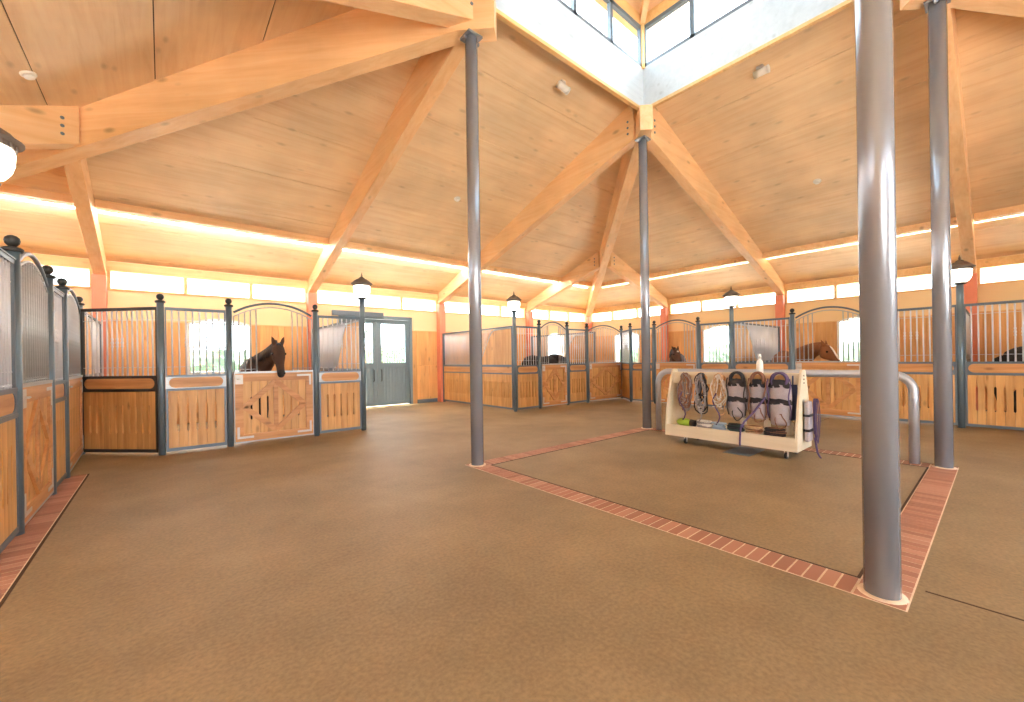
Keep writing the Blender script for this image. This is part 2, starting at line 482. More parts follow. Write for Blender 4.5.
def stall_window(axis, a0, a1, t):
    """white framed stall window with a shallow arched head"""
    wn[0] += 1
    root = struct(bpy.data.objects.new('window_%d' % wn[0], None)); COL.objects.link(root)
    f = MB(); p = MB(); m = (a0 + a1) / 2; hw = (a1 - a0) / 2
    z0, zs, zt = 1.15, 2.36, 2.5
    ax = 'y' if axis == 'x' else 'x'
    K = 14
    top = [(m - hw + 2 * hw * i / K, zs + (zt - zs) * (1 - ((2 * i / K) - 1) ** 2)) for i in range(K + 1)]
    # solid spandrel above the arch, white reveal, sill
    for i in range(K):
        f.prism([top[i], top[i + 1], (top[i + 1][0], 2.51), (top[i][0], 2.51)], t - .025, t + .28, ax, 1)
    for i in range(K):
        (u0, w0), (u1, w1) = top[i], top[i + 1]
        f.prism([(u0, w0 - .05), (u1, w1 - .05), (u1, w1), (u0, w0)], t - .035, t + .2, ax, 0)
    f.prism([(a0, z0), (a0 + .06, z0), (a0 + .06, zs), (a0, zs)], t - .035, t + .2, ax, 0)
    f.prism([(a1 - .06, z0), (a1, z0), (a1, zs), (a1 - .06, zs)], t - .035, t + .2, ax, 0)
    f.prism([(a0, z0), (a1, z0), (a1, z0 + .06), (a0, z0 + .06)], t - .045, t + .2, ax, 0)
    f.prism([(a0 + .06, 1.78), (a1 - .06, 1.78), (a1 - .06, 1.8), (a0 + .06, 1.8)], t + .11, t + .15, ax, 0)
    f.build('window_frame', ['white', 'cream'], root)
    p.prism([(a0 + .06, z0 + .06), (a1 - .06, z0 + .06)] + [(max(a0 + .06, min(a1 - .06, u)), w - .05) for u, w in reversed(top)], t + .12, t + .128, ax, 0)
    p.build('pane', 'glass', root)
for a, c in stall_win_x[:2]: stall_window('x', a, c, WB)
for a, c in stall_win_y: stall_window('y', a, c, WR)

# ------------------------------------------------------------------ double door
root = struct(bpy.data.objects.new('door_1', None)); COL.objects.link(root)
f = MB()
f.box(3.9, 3.98, WB - .04, WB + .25, 0, 2.8); f.box(6.12, 6.2, WB - .04, WB + .25, 0, 2.8); f.box(3.9, 6.2, WB - .04, WB + .25, 2.7, 2.8)
f.build('door_frame', 'doorpaint', root)
f = MB(); f.box(3.7, 5.2, WB - .14, WB - .041, 2.74, 2.88); f.build('track_cover', 'frame', root)
def leaf(x0, x1, hx):
    l = MB(); y0, y1 = WB + .03, WB + .09
    l.box(x0, x0 + .13, y0, y1, .02, 2.69); l.box(x1 - .13, x1, y0, y1, .02, 2.69)
    l.box(x0 + .13, x1 - .13, y0, y1, 2.56, 2.69); l.box(x0 + .13, x1 - .13, y0, y1, 1.2, 1.34); l.box(x0 + .13, x1 - .13, y0, y1, .02, .14)
    n = 8; w = (x1 - x0 - .26) / n
    for i in range(n): l.box(x0 + .13 + i * w + .004, x0 + .13 + (i + 1) * w - .004, y0 + .02, y1 - .01, .14, 1.2)
    o = l.build('leaf', 'doorpaint', root)
    p = MB(); p.box(x0 + .13, x1 - .13, y0 + .03, y0 + .036, 1.34, 2.56); p.build('pane', 'glass', o)
    for i in range(1, 10):
        q = MB(); xx = x0 + .13 + (x1 - x0 - .26) * i / 10
        q.tube([(xx, y0 + .012, 1.34), (xx, y0 + .012, 2.56)], .008, 6); q.build('window_bar', 'bar', o)
    q = MB(); q.tube([(hx, y0 - .001, .78), (hx, y0 - .05, .8), (hx, y0 - .05, 1.12), (hx, y0 - .001, 1.14)], .014, 8); q.build('door_handle', 'blackframe', o)
leaf(3.985, 5.045, 4.93); leaf(5.055, 6.115, 5.17)

# ------------------------------------------------------------------ roof
b = MB()
PITCH = 1.122
def roof_strips(side):
    """plywood soffit laid in strips parallel to the eave, thin open joints between them, dark backing above"""
    d_end = {'b': WB + .3 - CY1, 'r': WR + .3 - CX1, 'l': CX0 - WL + .3, 'f': CY0 - YF}[side]
    edges = [-.04] + [PITCH * (i + .87) for i in range(8)]
    edges = [e for e in edges if e < d_end - .2] + [d_end]
    th = .02
    for i in range(len(edges) - 1):
        e0 = edges[i] + .006; e1 = edges[i + 1] - .006
        def P(d, end, dz):
            z = SO - SL * d + dz
            if side == 'b':
                return ((CX0 - d) if end == 0 else (CX1 + d), CY1 + d, z)
            if side == 'r':
                return (CX1 + d, (CY1 + d) if end == 0 else max(YF, CY0 - d), z)
            if side == 'f':
                return ((CX0 - d) if end == 0 else (CX1 + d), CY0 - d, z)
            return (CX0 - d, (CY1 + d) if end == 0 else max(YF, CY0 - d), z)
        for (u0, u1, dz, t, mi) in ((e0, e1, 0, th, 0 if side in 'bf' else 1), (edges[i], edges[i + 1], th + .001, .03, 2)):
            b.hexa([P(u0, 0, dz), P(u0, 1, dz), P(u1, 1, dz), P(u1, 0, dz), P(u0, 0, dz + t), P(u0, 1, dz + t), P(u1, 1, dz + t), P(u1, 0, dz + t)], mi)
for s in 'brlf': roof_strips(s)
struct(b.build('ceiling', ['ply_x', 'ply_y', 'dark']))

# lantern over the four columns
LX0, LX1, LY0, LY1 = CX0 + .07, CX1 - .07, CY0 + .07, CY1 - .07
b = MB()
def ring_boxes(mb, z0, z1, t, mi=0, x0=LX0, x1=LX1, y0=LY0, y1=LY1):
    mb.box(x0 - t, x1 + t, y1, y1 + t, z0, z1, mi); mb.box(x0 - t, x1 + t, y0 - t, y0, z0, z1, mi)
    mb.box(x1, x1 + t, y0, y1, z0, z1, mi); mb.box(x0 - t, x0, y0, y1, z0, z1, mi)
ring_boxes(b, 6.25, 7.03, .06)
struct(b.build('trim_8', 'fascia'))
b = MB(); ring_boxes(b, 6.195, 6.25, .075); ring_boxes(b, 7.84, 8.05, .06)
struct(b.build('trim_9', 'trimwood'))
# lantern roof: four boarded slopes and hip rafters
b = MB()
ax, ay = (LX0 + LX1) / 2, (LY0 + LY1) / 2; apex = Vector((ax, ay, 9.2))
cs = [Vector((LX0 - .32, LY0 - .32, 7.97)), Vector((LX1 + .32, LY0 - .32, 7.97)), Vector((LX1 + .32, LY1 + .32, 7.97)), Vector((LX0 - .32, LY1 + .32, 7.97))]  # eaves widened to keep the sun out of the lantern windows
for i in range(4):
    p, q = cs[i], cs[(i + 1) % 4]; up = Vector((0, 0, .04))
    b.add([p, q, apex, p + up, q + up, apex + up], [(0, 1, 2), (3, 5, 4), (0, 3, 4, 1), (1, 4, 5, 2), (2, 5, 3, 0)], i % 2)
struct(b.build('ceiling', ['ply_x', 'ply_y']))
b = MB()
for c in ((LX0, LY0), (LX1, LY0), (LX1, LY1), (LX0, LY1)):
    b.bar((c[0], c[1], 7.96), (ax, ay, 9.12), .1, .2)
struct(b.build('trim_10', 'beam'))
def lantern_window(axis, a0, a1, t, s):
    wn[0] += 1
    root = struct(bpy.data.objects.new('window_%d' % wn[0], None)); COL.objects.link(root)
    f = MB()
    def bx(mb, s0, s1, z0, z1, d0, d1):
        lo, hi = sorted((t + s * d0, t + s * d1))
        if axis == 'x': mb.box(s0, s1, lo, hi, z0, z1)
        else: mb.box(lo, hi, s0, s1, z0, z1)
    n = 4; w = (a1 - a0) / n
    for i in range(n + 1):
        c = a0 + w * i
        lo, hi = (c, c + .07) if i == 0 else ((c - .07, c) if i == n else (c - .04, c + .04))
        bx(f, lo, hi, 7.03, 7.84, 0, .07)
    bx(f, a0, a1, 7.03, 7.09, 0, .07); bx(f, a0, a1, 7.77, 7.84, 0, .07)
    f.build('window_frame', 'winframe', root)
    for i in range(n):
        p = MB(); bx(p, a0 + w * i + .04, a0 + w * (i + 1) - .04, 7.09, 7.77, .03, .038); p.build('pane', 'glass', root)
lantern_window('x', LX0, LX1, LY1, 1); lantern_window('x', LX0, LX1, LY0, -1)
lantern_window('y', LY0, LY1, LX1, 1); lantern_window('y', LY0, LY1, LX0, -1)
# slim timber corner posts of the lantern
b = MB()
for cx, sx in ((LX0, -1), (LX1, 1)):
    for cy, sy in ((LY0, -1), (LY1, 1)):
        x0, x1 = sorted((cx - sx * .05, cx + sx * .08)); y0, y1 = sorted((cy - sy * .05, cy + sy * .08))
        b.box(x0, x1, y0, y1, 7.0, 7.86)
struct(b.build('trim_11', 'trimwood'))

# ------------------------------------------------------------------ timbers
BW = .2
def timber(name, label, p0, p1, zb0, zb1, zt0, zt1, group, w=BW, bolts=()):
    """straight tapering roof timber between two plan points"""
    p0 = Vector((*p0, 0)); p1 = Vector((*p1, 0)); L = (p1 - p0).length
    ang = math.atan2(p1.y - p0.y, p1.x - p0.x)
    root = thing(name, label, 'beam', (p0.x, p0.y, zb0), ang, group)
    b = MB()
    b.hexa([(0, -w / 2, 0), (L, -w / 2, zb1 - zb0), (L, w / 2, zb1 - zb0), (0, w / 2, 0),
            (0, -w / 2, zt0 - zb0), (L, -w / 2, zt1 - zb0), (L, w / 2, zt1 - zb0), (0, w / 2, zt0 - zb0)])
    b.build('timber', 'beam', root, bevel=.006)
    for (d, dz) in bolts:
        for sgn in (-1, 1):
            q = MB(); q.tube([(d, sgn * (w / 2 - .01), dz), (d, sgn * (w / 2 + .012), dz)], .022, 10)
            q.build('bolt', 'frame', root)
    return root
ovl = .015
gR = 'rafters running square to the walls'
timber('rafter', 'sloping rafter rising from the post left of the double door to the first slim column', (CX0, CY1 + .15), (CX0, WB - .02), 5.73, 3.31, soff_b(CY1 + .15) + ovl, soff_b(WB) + ovl, gR)
timber('rafter', 'sloping rafter rising from the post right of the double door to the far column', (CX1, CY1 + .15), (CX1, WB - .02), 5.73, 3.31, soff_b(CY1 + .15) + ovl, soff_b(WB) + ovl, gR, bolts=((.12, .15), (.12, .27), (.12, .39)))
timber('rafter', 'sloping rafter from the far column to the right wall above the tack cart', (CX1 + .15, CY1), (WR - .02, CY1), 5.73, 3.31, soff_r(CX1 + .15) + ovl, soff_r(WR) + ovl, gR, bolts=((.12, .15), (.12, .27), (.12, .39)))
timber('rafter', 'sloping rafter above the rightmost lamp post, on the right side of the photo', (CX1 + .15, CY0), (WR - .02, CY0), 5.73, 3.31, soff_r(CX1 + .15) + ovl, soff_r(WR) + ovl, gR)
timber('rafter', 'square cut rafter end at the top of the photo, bolted over the first slim column', (CX0 + .03, CY1), (WL + .02, CY1), 5.86, 3.31, 6.2, soff_l(WL) + ovl, gR, w=.24, bolts=((.1, .17),))
gH = 'hip beams running diagonally to the corners'
def hip(label, c, e):
    c = Vector(c); e = Vector(e); d = (e - c).normalized()
    s = c - d * .33; L = (e - s).length
    root = thing('hip_beam', label, 'beam', (s.x, s.y, 5.71), math.atan2(d.y, d.x), gH)
    n = math.sqrt(2)
    zb1 = 5.71 - .31 * (e.y - c.y if e.y > c.y else c.y - e.y)
    zt1 = SO - SL * abs(e.y - c.y) + ovl
    b = MB(); w = .24
    prof = [(0, 0), (.5, 0), (L, zb1 - 5.71), (L, zt1 - 5.71), (.33 + .13, SO - SL * .1 + ovl - 5.71), (.33 + .06, .48), (0, .47)]
    b.prism(prof, -w / 2, w / 2, 'y'); b.build('timber', 'beam', root, bevel=.006)
    return root
hip('large hip beam crossing the top left, over the first slim column', (CX0, CY1), (WL + .1, CY1 + (CX0 - WL) - .1))
hip('hip beam running from the far column to the far corner', (CX1, CY1), (WR - .1, CY1 + (WR - CX1) - .1))
hip('hip beam cut off by the top right corner of the photo', (CX1, CY0), (WR - 2, CY0 - (WR - CX1) + 2))
gJ = 'jack rafters meeting the hip beams'
bl = ((.16, .09), (.16, .2), (.16, .31))
def zb_b(y): return 5.73 - .31 * (y - CY1 - .15)
def zb_r(x): return 5.73 - .31 * (x - CX1 - .15)
def zb_l(x): return 5.73 - .31 * (CX0 - .15 - x)
timber('jack_rafter', 'short rafter above the left corner stall, meeting the large hip beam', (-1.0, 8.85), (-1.0, WB - .02), zb_b(8.85), 3.31, soff_b(8.85) + ovl, soff_b(WB) + ovl, gJ)
timber('jack_rafter', 'short beam end with three bolts at the left edge, behind the nearest lamp', (-.86, 8.45), (WL + .02, 8.45), zb_l(-.86), 3.31, soff_l(-.86) + ovl, soff_l(WL) + ovl, gJ, bolts=bl)
timber('jack_rafter', 'short bolted rafter left of the far corner, above the far lamp post', (11.36, 8.75), (11.36, WB - .02), zb_b(8.75), 3.31, soff_b(8.75) + ovl, soff_b(WB) + ovl, gJ, bolts=bl)
timber('jack_rafter', 'short rafter right of the far corner, down to the red post behind the bay horse', (11.5, 8.5), (WR - .02, 8.5), zb_r(11.5), 3.31, soff_r(11.5) + ovl, soff_r(WR) + ovl, gJ, bolts=bl)
# purlins with a strip light along their outer edge
gP = 'purlins under the lower roof'
PY, PX = 10.42, 13.22
def purlin(axis, a0, a1, label, sl):
    mid = (a0 + a1) / 2
    if axis == 'x':
        z = soff_b(PY + .25); r = thing('purlin', label, 'beam', (mid, PY, z), 0, gP)
        b = MB(); h = (a1 - a0) / 2
        b.hexa([(-h, 0, -.05), (h, 0, -.05), (h, .25, -.05), (-h, .25, -.05), (-h, 0, SL * .25 + .01), (h, 0, SL * .25 + .01), (h, .25, .01), (-h, .25, .01)])
        b.build('timber', 'beam', r)
        b = MB(); b.box(-h, h, .255, .295, -.062, -.03); s = b.build('light_strip', 'strip', None, (mid, PY, z))
    else:
        z = soff_r(PX + .25); r = thing('purlin', label, 'beam', (PX, mid, z), 0, gP)
        b = MB(); h = (a1 - a0) / 2
        b.hexa([(0, -h, -.05), (.25, -h, -.05), (.25, h, -.05), (0, h, -.05), (0, -h, SL * .25 + .01), (.25, -h, .01), (.25, h, .01), (0, h, SL * .25 + .01)])
        b.build('timber', 'beam', r)
        b = MB(); b.box(.255, .295, -h, h, -.062, -.03); s = b.build('light_strip', 'strip2', None, (PX, mid, z))
    tag(s, sl, 'strip light', 'strip lights along the purlins')
for (a0, a1, w) in ((-2.5, -1.11, 'left of the short left corner rafter'), (-.89, 3.08, 'between the left corner rafter and the door rafter'),
                    (3.3, 7.16, 'above the double door'), (7.38, 11.25, 'above the stalls left of the far corner'), (11.47, 13.0, 'left of the far corner hip beam')):
    purlin('x', a0, a1, 'ceiling purlin along the back roof, ' + w, 'glowing strip light beside the back purlin, ' + w)
for (a0, a1, w) in ((8.62, 10.3, 'right of the far corner hip beam'), (4.64, 8.38, 'above the bay horse and the tack cart'),
                    (.58, 4.4, 'above the chestnut horse'), (-4.0, .34, 'right of the rightmost lamp')):
    purlin('y', a0, a1, 'ceiling purlin along the right roof, ' + w, 'glowing strip light beside the right purlin, ' + w)

# salmon wall posts
gW = 'salmon painted wall posts'
b = MB(); b.box(-.11, .11, -.11, .11, 0, 3.3)
wp = b.build('wall_post', 'salmon', None, (-1.0, WB - .13, 0), bevel=.008)
tag(wp, 'salmon red wall post in the left corner stall', 'post', gW)
for (x, y, l) in ((CX0 - .03, WB - .13, 'salmon red wall post left of the double door, behind the arched horse door'), (7.225, WB - .13, 'salmon red wall post right of the double door, beside the free end of the partition'),
                  (11.3, WB - .13, 'salmon red wall post right behind the far lamp post'), (WR - .13, WB - .13, 'salmon red wall post in the far corner'),
                  (WR - .13, 8.5, 'salmon red wall post behind the bay horse'), (WR - .13, 4.52, 'salmon red wall post left of the chestnut horse'), (WR - .13, .46, 'salmon red wall post behind the rightmost lamp post')):
    o = wp.copy(); COL.objects.link(o); o.location = (x, y, 0); o['label'] = l

# ------------------------------------------------------------------ steel columns
gC = 'steel columns of the lantern'
def column(x, y, label, src=[None]):
    if src[0] is None:
        r = thing('steel_column', label, 'column', (x, y, 0), 0, gC)
        b = MB(); b.lathe([(.084, 0), (.084, 5.69)], n=40); b.build('shaft', 'column', r)
        b = MB(); b.box(-.11, .11, -.11, .11, 5.672, 5.7)
        for sx in (-1, 1):
            b.box(sx * .1 - .02, sx * .1 + .02, -.02, .02, 5.63, 5.665)
        b.build('top_plate', 'column', r)
        b = MB(); b.lathe([(.115, 0.0), (.112, .008), (.086, .012)], n=32); b.build('grout_ring', 'mortar', r)
        src[0] = r; return r
    return dup(src[0], (x, y, 0), 0, label)
column(CX0, CY1, 'slim steel column left of centre, at the left corner of the brick border')
column(CX1, CY1, 'farthest steel column, behind the tack cart end of the hitching rail')
column(CX0, CY0, 'nearest and thickest looking steel column, at the near corner of the brick border')
column(CX1, CY0, 'steel column at the right end of the brick border')

# ------------------------------------------------------------------ stall posts and lamp posts
gS = 'stall front posts'
def stall_post(x, y, label, src=[None]):
    if src[0] is None:
        r = thing('stall_post', label, 'post', (x, y, 0), 0, gS)
        b = MB(); b.lathe([(.046, 0), (.046, 2.36)], n=20); b.build('shaft', 'post', r)
        b = MB(); b.lathe([(.062, 2.36), (.066, 2.37), (.066, 2.385), (.05, 2.395), (.03, 2.4)], n=20); b.build('collar', 'blackframe', r)
        b = MB(); b.lathe([(.02, 2.4), (.028, 2.41), (.043, 2.428), (.048, 2.452), (.043, 2.476), (.027, 2.492), (.006, 2.5)], n=20); b.build('finial', 'blackframe', r)
        src[0] = r; return r
    return dup(src[0], (x, y, 0), 0, label)
PA = (XL, 5.31); PB = (XL, 6.69); PC = (XL, 7.55); PD = (-1.0, 9.41)
PE = (-.02, YB); PF = (.86, YB); PG = (2.22, YB); PH = (3.12, YB)
PJ = (7.2, YB); PK = (8.12, YB); PL = (9.28, YB); PM = (10.2, YB)
PN = (12.03, YB); PO = (XR, 7.6); PP = (XR, 6.76); PQ = (XR, 5.42); PR = (XR, 4.53)
PS = (XR, 3.17); PU = (XR, 1.82); PT = (XR, .48); PV = (XR, -.9); PW = (XR, -2.25); LL = (XL, CY1)
for p, l in ((PA, 'nearest stall post at the left edge, left of the near stall door'), (PB, 'stall post right of the near left stall door'),
             (PC, 'last stall post of the left row, with the brick strip ending at its foot'), (PD, 'stall post deep in the left corner, left end of the slanted panel'),
             (PE, 'stall post right of the slanted corner panel with the shade darkened frame'), (PF, 'stall post left of the dark horse looking out'),
             (PG, 'stall post right of the dark horse looking out'), (PK, 'stall post left of the arched far door, right of the far lamp post'),
             (PL, 'stall post right of the arched door in the far stalls'), (PM, 'stall post left of the wide far corner door'),
             (PN, 'stall post deep in the far corner, right of the wide corner door'), (PO, 'first stall post of the right row, left of the farthest steel column'),
             (PP, 'stall post left of the bay horse'), (PQ, 'stall post right of the bay horse'),
             (PS, 'stall post left of the chestnut horse, behind the cart end'), (PU, 'stall post right of the chestnut horse, hidden behind the nearest column')):
    stall_post(p[0], p[1], l)
gL = 'lamp posts at the ends of the stall rows'
def lamp_post(x, y, label, src=[None]):
    if src[0] is None:
        r = thing('lamp_post', label, 'lamp post', (x, y, 0), 0, gL)
        b = MB(); b.lathe([(.05, 0), (.05, 2.66)], n=20); b.build('pole', 'post', r)
        b = MB(); b.lathe([(.05, 2.66), (.09, 2.675), (.095, 2.69), (.075, 2.7), (.07, 2.715)], n=20); b.build('collar', 'blackframe', r)
        b = MB(); b.lathe([(.07, 2.705), (.115, 2.73), (.145, 2.78), (.16, 2.84), (.163, 2.91), (.155, 2.935), (.02, 2.936)], n=24); b.build('globe', 'lamp', r)
        b = MB(); b.lathe([(.165, 2.937), (.165, 2.975)], n=24, cap=False)
        for k in range(16):
            a = 2 * PI * k / 16; b.bar((.166 * math.cos(a), .166 * math.sin(a), 2.935), (.166 * math.cos(a), .166 * math.sin(a), 2.978), .014, .014)
        b.build('cap_gallery', 'capmetal', r)
        b = MB(); b.lathe([(.13, 2.974), (.205, 2.976), (.208, 2.99), (.175, 3.01), (.15, 3.04), (.1, 3.075), (.06, 3.09), (.055, 3.105), (.03, 3.12)], n=24); b.build('cap', 'capmetal', r)
        b = MB(); b.lathe([(.03, 3.12), (.014, 3.135), (.02, 3.155), (.012, 3.175), (.005, 3.215)], n=12); b.build('finial', 'capmetal', r)
        src[0] = r; return r
    return dup(src[0], (x, y, 0), 0, label)
lamp_post(PH[0], PH[1], 'lamp post with lit globe beside the double door')
lamp_post(PJ[0], PJ[1], 'lamp post with lit globe at the outer corner of the far stalls')
lamp_post(PR[0], PR[1], 'lamp post with lit globe behind the tack cart')
lamp_post(PT[0], PT[1], 'rightmost lamp post, its globe just right of the column at the right')
lamp_post(LL[0], LL[1], 'nearest lamp post, only the globe edge showing at the left edge of the photo')

# ------------------------------------------------------------------ stall fronts
def bar_mesh(z0, z1, knob):
    b = MB(); b.tube([(0, 0, z0), (0, 0, z1)], .0115, 8)
    b.ball((0, 0, z0 + .02), .014, 8); b.ball((0, 0, z1 - .025), .014, 8)
    if knob:
        b.lathe([(.0085, 1.66), (.018, 1.69), (.012, 1.72), (.02, 1.75), (.012, 1.78), (.018, 1.81), (.0085, 1.84)], n=8)
    return b
BARS = {}
def add_bar(root, x, z0, z1, knob, mat='bar', y=0.0):
    key = (round(z0, 2), round(z1, 2), knob, mat)
    if key not in BARS:
        me = bar_mesh(z0, z1, knob).mesh('bar'); me.materials.append(M[mat]); BARS[key] = me
    o = bpy.data.objects.new('bar', BARS[key]); COL.objects.link(o); o.parent = root; o.location = (x, y, 0)
    return o
def stadium(x0, x1, z0, z1, n=8):
    r = (z1 - z0) / 2; zc = (z0 + z1) / 2; pts = []
    for i in range(n + 1):
        a = -PI / 2 + PI * i / n; pts.append((x1 - r + r * math.cos(a), zc + r * math.sin(a)))
    for i in range(n + 1):
        a = PI / 2 + PI * i / n; pts.append((x0 + r + r * math.cos(a), zc + r * math.sin(a)))
    return pts
def plate_with_slot(b, x0, x1, z0, z1, sx0, sx1, sz0, sz1, y0, y1):
    inner = stadium(sx0, sx1, sz0, sz1); c = ((x0 + x1) / 2, (z0 + z1) / 2); outer = []
    for (u, w) in inner:
        du, dw = u - c[0], w - c[1]
        k = min(((x1 - x0) / 2) / abs(du) if abs(du) > 1e-6 else 1e9, ((z1 - z0) / 2) / abs(dw) if abs(dw) > 1e-6 else 1e9)
        outer.append((c[0] + du * k, c[1] + dw * k))
    # force true corners onto nearest outer points
    for cx, cz in ((x0, z0), (x1, z0), (x1, z1), (x0, z1)):
        i = min(range(len(outer)), key=lambda q: (outer[q][0] - cx) ** 2 + (outer[q][1] - cz) ** 2); outer[i] = (cx, cz)
    n = len(inner)
    vs = [(u, y0, w) for u, w in inner] + [(u, y0, w) for u, w in outer] + [(u, y1, w) for u, w in inner] + [(u, y1, w) for u, w in outer]
    fs = []
    for i in range(n):
        j = (i + 1) % n
        fs += [(i, j, n + j, n + i), (2 * n + j, 2 * n + i, 3 * n + i, 3 * n + j), (i, 2 * n + i, 2 * n + j, j), (n + i, n + j, 3 * n + j, 3 * n + i)]
    b.add(vs, fs, 0)
def board_run(b, x0, x1, z0, z1, y0, y1, slots, w=.115, sz0=.33, sz1=.78):
    n = max(2, round((x1 - x0) / w)); w = (x1 - x0) / n
    for i in range(n):
        a = x0 + i * w + .0015; c = x0 + (i + 1) * w - .0015
        if slots:
            s = .014; l = a + (s if i > 0 else 0); r = c - (s if i < n - 1 else 0)
            b.prism([(a, z0), (c, z0), (c, sz0), (r, sz0 + .02), (r, sz1 - .02), (c, sz1), (c, z1), (a, z1), (a, sz1), (l, sz1 - .02), (l, sz0 + .02), (a, sz0)], y0, y1, 'y')
        else:
            b.prism([(a, z0), (c, z0), (c, z1), (a, z1)], y0, y1, 'y')
def span(p0, p1):
    a = Vector(p0); c = Vector(p1); d = c - a
    return (p0[0], p0[1], 0), math.atan2(d.y, d.x), d.length
def stall_panel(p0, p1, label, frame='frame', plate='frame', slots=True, name='stall_screen', dense=.088, group='fixed barred stall front panels'):
    loc, ang, L = span(p0, p1); e = .05
    r = thing(name, label, 'stall screen', loc, ang, group)
    x0, x1 = e, L - e
    b = MB(); board_run(b, x0 + .03, x1 - .03, .09, .985, -.018, .018, slots); b.build('boards', 'board', r)
    b = MB()
    b.box(x0, x1, -.025, .025, .04, .09); b.box(x0, x0 + .03, -.025, .025, .09, .985); b.box(x1 - .03, x1, -.025, .025, .09, .985)
    b.box(x0, x1, -.03, .03, .985, 1.02); b.box(x0, x1, -.03, .03, 1.2, 1.23)
    b.box(x0, x1, -.02, .02, 2.25, 2.285); b.box(x0, x1, -.03, .03, 2.285, 2.295)
    b.box(x0, x0 + .02, -.02, .02, 1.23, 2.25); b.box(x1 - .02, x1, -.02, .02, 1.23, 2.25)
    b.build('frame', frame, r)
    b = MB(); plate_with_slot(b, x0, x1, 1.02, 1.2, x0 + .04, x1 - .04, 1.03, 1.19, -.024, .024); b.build('slotted_plate', plate, r)
    b = MB(); b.box(x0 + .03, x1 - .03, -.016, .016, 1.022, 1.198); b.build('inset_board', 'boardh', r)
    n = max(3, round((x1 - x0) / dense)); w = (x1 - x0) / n
    mid = n // 2
    for i in range(1, n):
        add_bar(r, x0 + i * w, 1.23, 2.25, abs(i - mid) <= 1)
    for z in (1.36, 2.1):
        b = MB(); b.tube([(x0 + .02, .0, z), (x1 - .02, .0, z)], .004, 6); b.build('cross_rod', 'bar', r)
    return r
def arch_z(t): return 2.27 + .19 * (1 - (2 * t - 1) ** 2)
def stall_door(p0, p1, label, full=False, seg=.34, name='stall_door', group='stall doors with diamond bracing', brace=True):
    loc, ang, L = span(p0, p1); e = .055
    r = thing(name, label, 'stall door', loc, ang, group)
    x0, x1 = e, L - e; W = x1 - x0; zt = 1.235; zb = .05
    # outer timber frame, recessed boards
    b = MB(); fw = .13
    b.box(x0 + .012, x0 + fw, -.03, .03, zb + .012, zt - .012); b.box(x1 - fw, x1 - .012, -.03, .03, zb + .012, zt - .012)
    b.box(x0 + fw, x1 - fw, -.03, .03, zt - fw - .02, zt - .012); b.box(x0 + fw, x1 - fw, -.03, .03, zb + .012, zb + fw)
    b.build('door_frame', 'boardh', r)
    b = MB(); board_run(b, x0 + fw, x1 - fw, zb + fw, zt - fw - .02, -.008, .012, True, .12, .42, .82); b.build('boards', 'board', r)
    if brace:
        b = MB(); cx = (x0 + x1) / 2; cz = (zb + zt) / 2; hx = W / 2 - fw - .02; hz = (zt - zb) / 2 - fw - .03
        for sx in (-1, 1):
            for sz in (-1, 1):
                b.bar((cx, -.021, cz + sz * hz), (cx + sx * hx, -.021, cz), .024, .085, up=(0, 0, 1))
        b.bar((cx, -.0195, cz - hz), (cx, -.0195, cz + hz), .07, .02, up=(0, 1, 0))
        b.build('diamond_brace', 'boardh', r)
    b = MB()
    b.box(x0, x1, -.034, .034, zt - .012, zt + .02); b.box(x0, x1, -.032, .032, zb - .01, zb + .012)
    b.box(x0, x0 + .012, -.032, .032, zb + .012, zt - .012); b.box(x1 - .012, x1, -.032, .032, zb + .012, zt - .012)
    b.build('steel_edge', 'galv', r)
    # brackets and latch
    for (cx, cz, sx, sz) in ((x0 + .04, zb + .06, 1, 1), (x1 - .04, zb + .06, -1, 1), (x1 - .04, zt - .05, -1, -1)):
        b = MB()
        a0, a1 = sorted((cx, cx + sx * .24)); c0, c1 = sorted((cz, cz + sz * .035)); b.box(a0, a1, -.035, -.03, c0, c1)
        a0, a1 = sorted((cx, cx + sx * .035)); c0, c1 = sorted((cz + sz * .035, cz + sz * .2)); b.box(a0, a1, -.035, -.03, c0, c1)
        b.build('corner_bracket', 'bracket', r)
    b = MB(); b.box(x0 + .02, x0 + .13, -.036, -.03, zt - .19, zt - .03); b.tube([(x0 + .1, -.036, zt - .1), (x0 + .1, -.06, zt - .1), (x0 + .04, -.06, zt - .1)], .01, 8)
    b.build('latch', 'bracket', r)
    # arch
    K = 20
    b = MB(); b.tube([(x0 + .012 + (W - .024) * i / K, 0, arch_z(i / K)) for i in range(K + 1)], .02, 10); b.build('arch', 'frame', r)
    b = MB(); b.tube([(x0 + .01 + (W - .02) * i / K, 0, arch_z(i / K) - .07) for i in range(K + 1)], .011, 8); b.build('inner_arch', 'galv', r)
    b = MB(); b.tube([(x0 + .01, 0, zt + .02), (x0 + .01, 0, arch_z(0) - .06)], .011, 8); b.tube([(x1 - .01, 0, zt + .02), (x1 - .01, 0, arch_z(1) - .06)], .011, 8)
    b.build('side_rail', 'galv', r)
    if full:
        n = round(W / .09); xs = [x0 + W * i / n for i in range(1, n)]
    else:
        k = 4; xs = [x0 + seg * (i + 1) / k for i in range(k)] + [x1 - seg * (i + 1) / k for i in range(k)]
    for x in xs:
        add_bar(r, x, zt + .02, arch_z((x - x0) / W) - .072, False, 'galv')
    b = MB()
    for s0, s1 in (((x0, x1),) if full else ((x0, x0 + seg), (x1 - seg, x1))):
        b.tube([(s0, 0, zt + .06), (s1, 0, zt + .06)], .007, 6)
    b.build('grille_rail', 'galv', r)
    return r

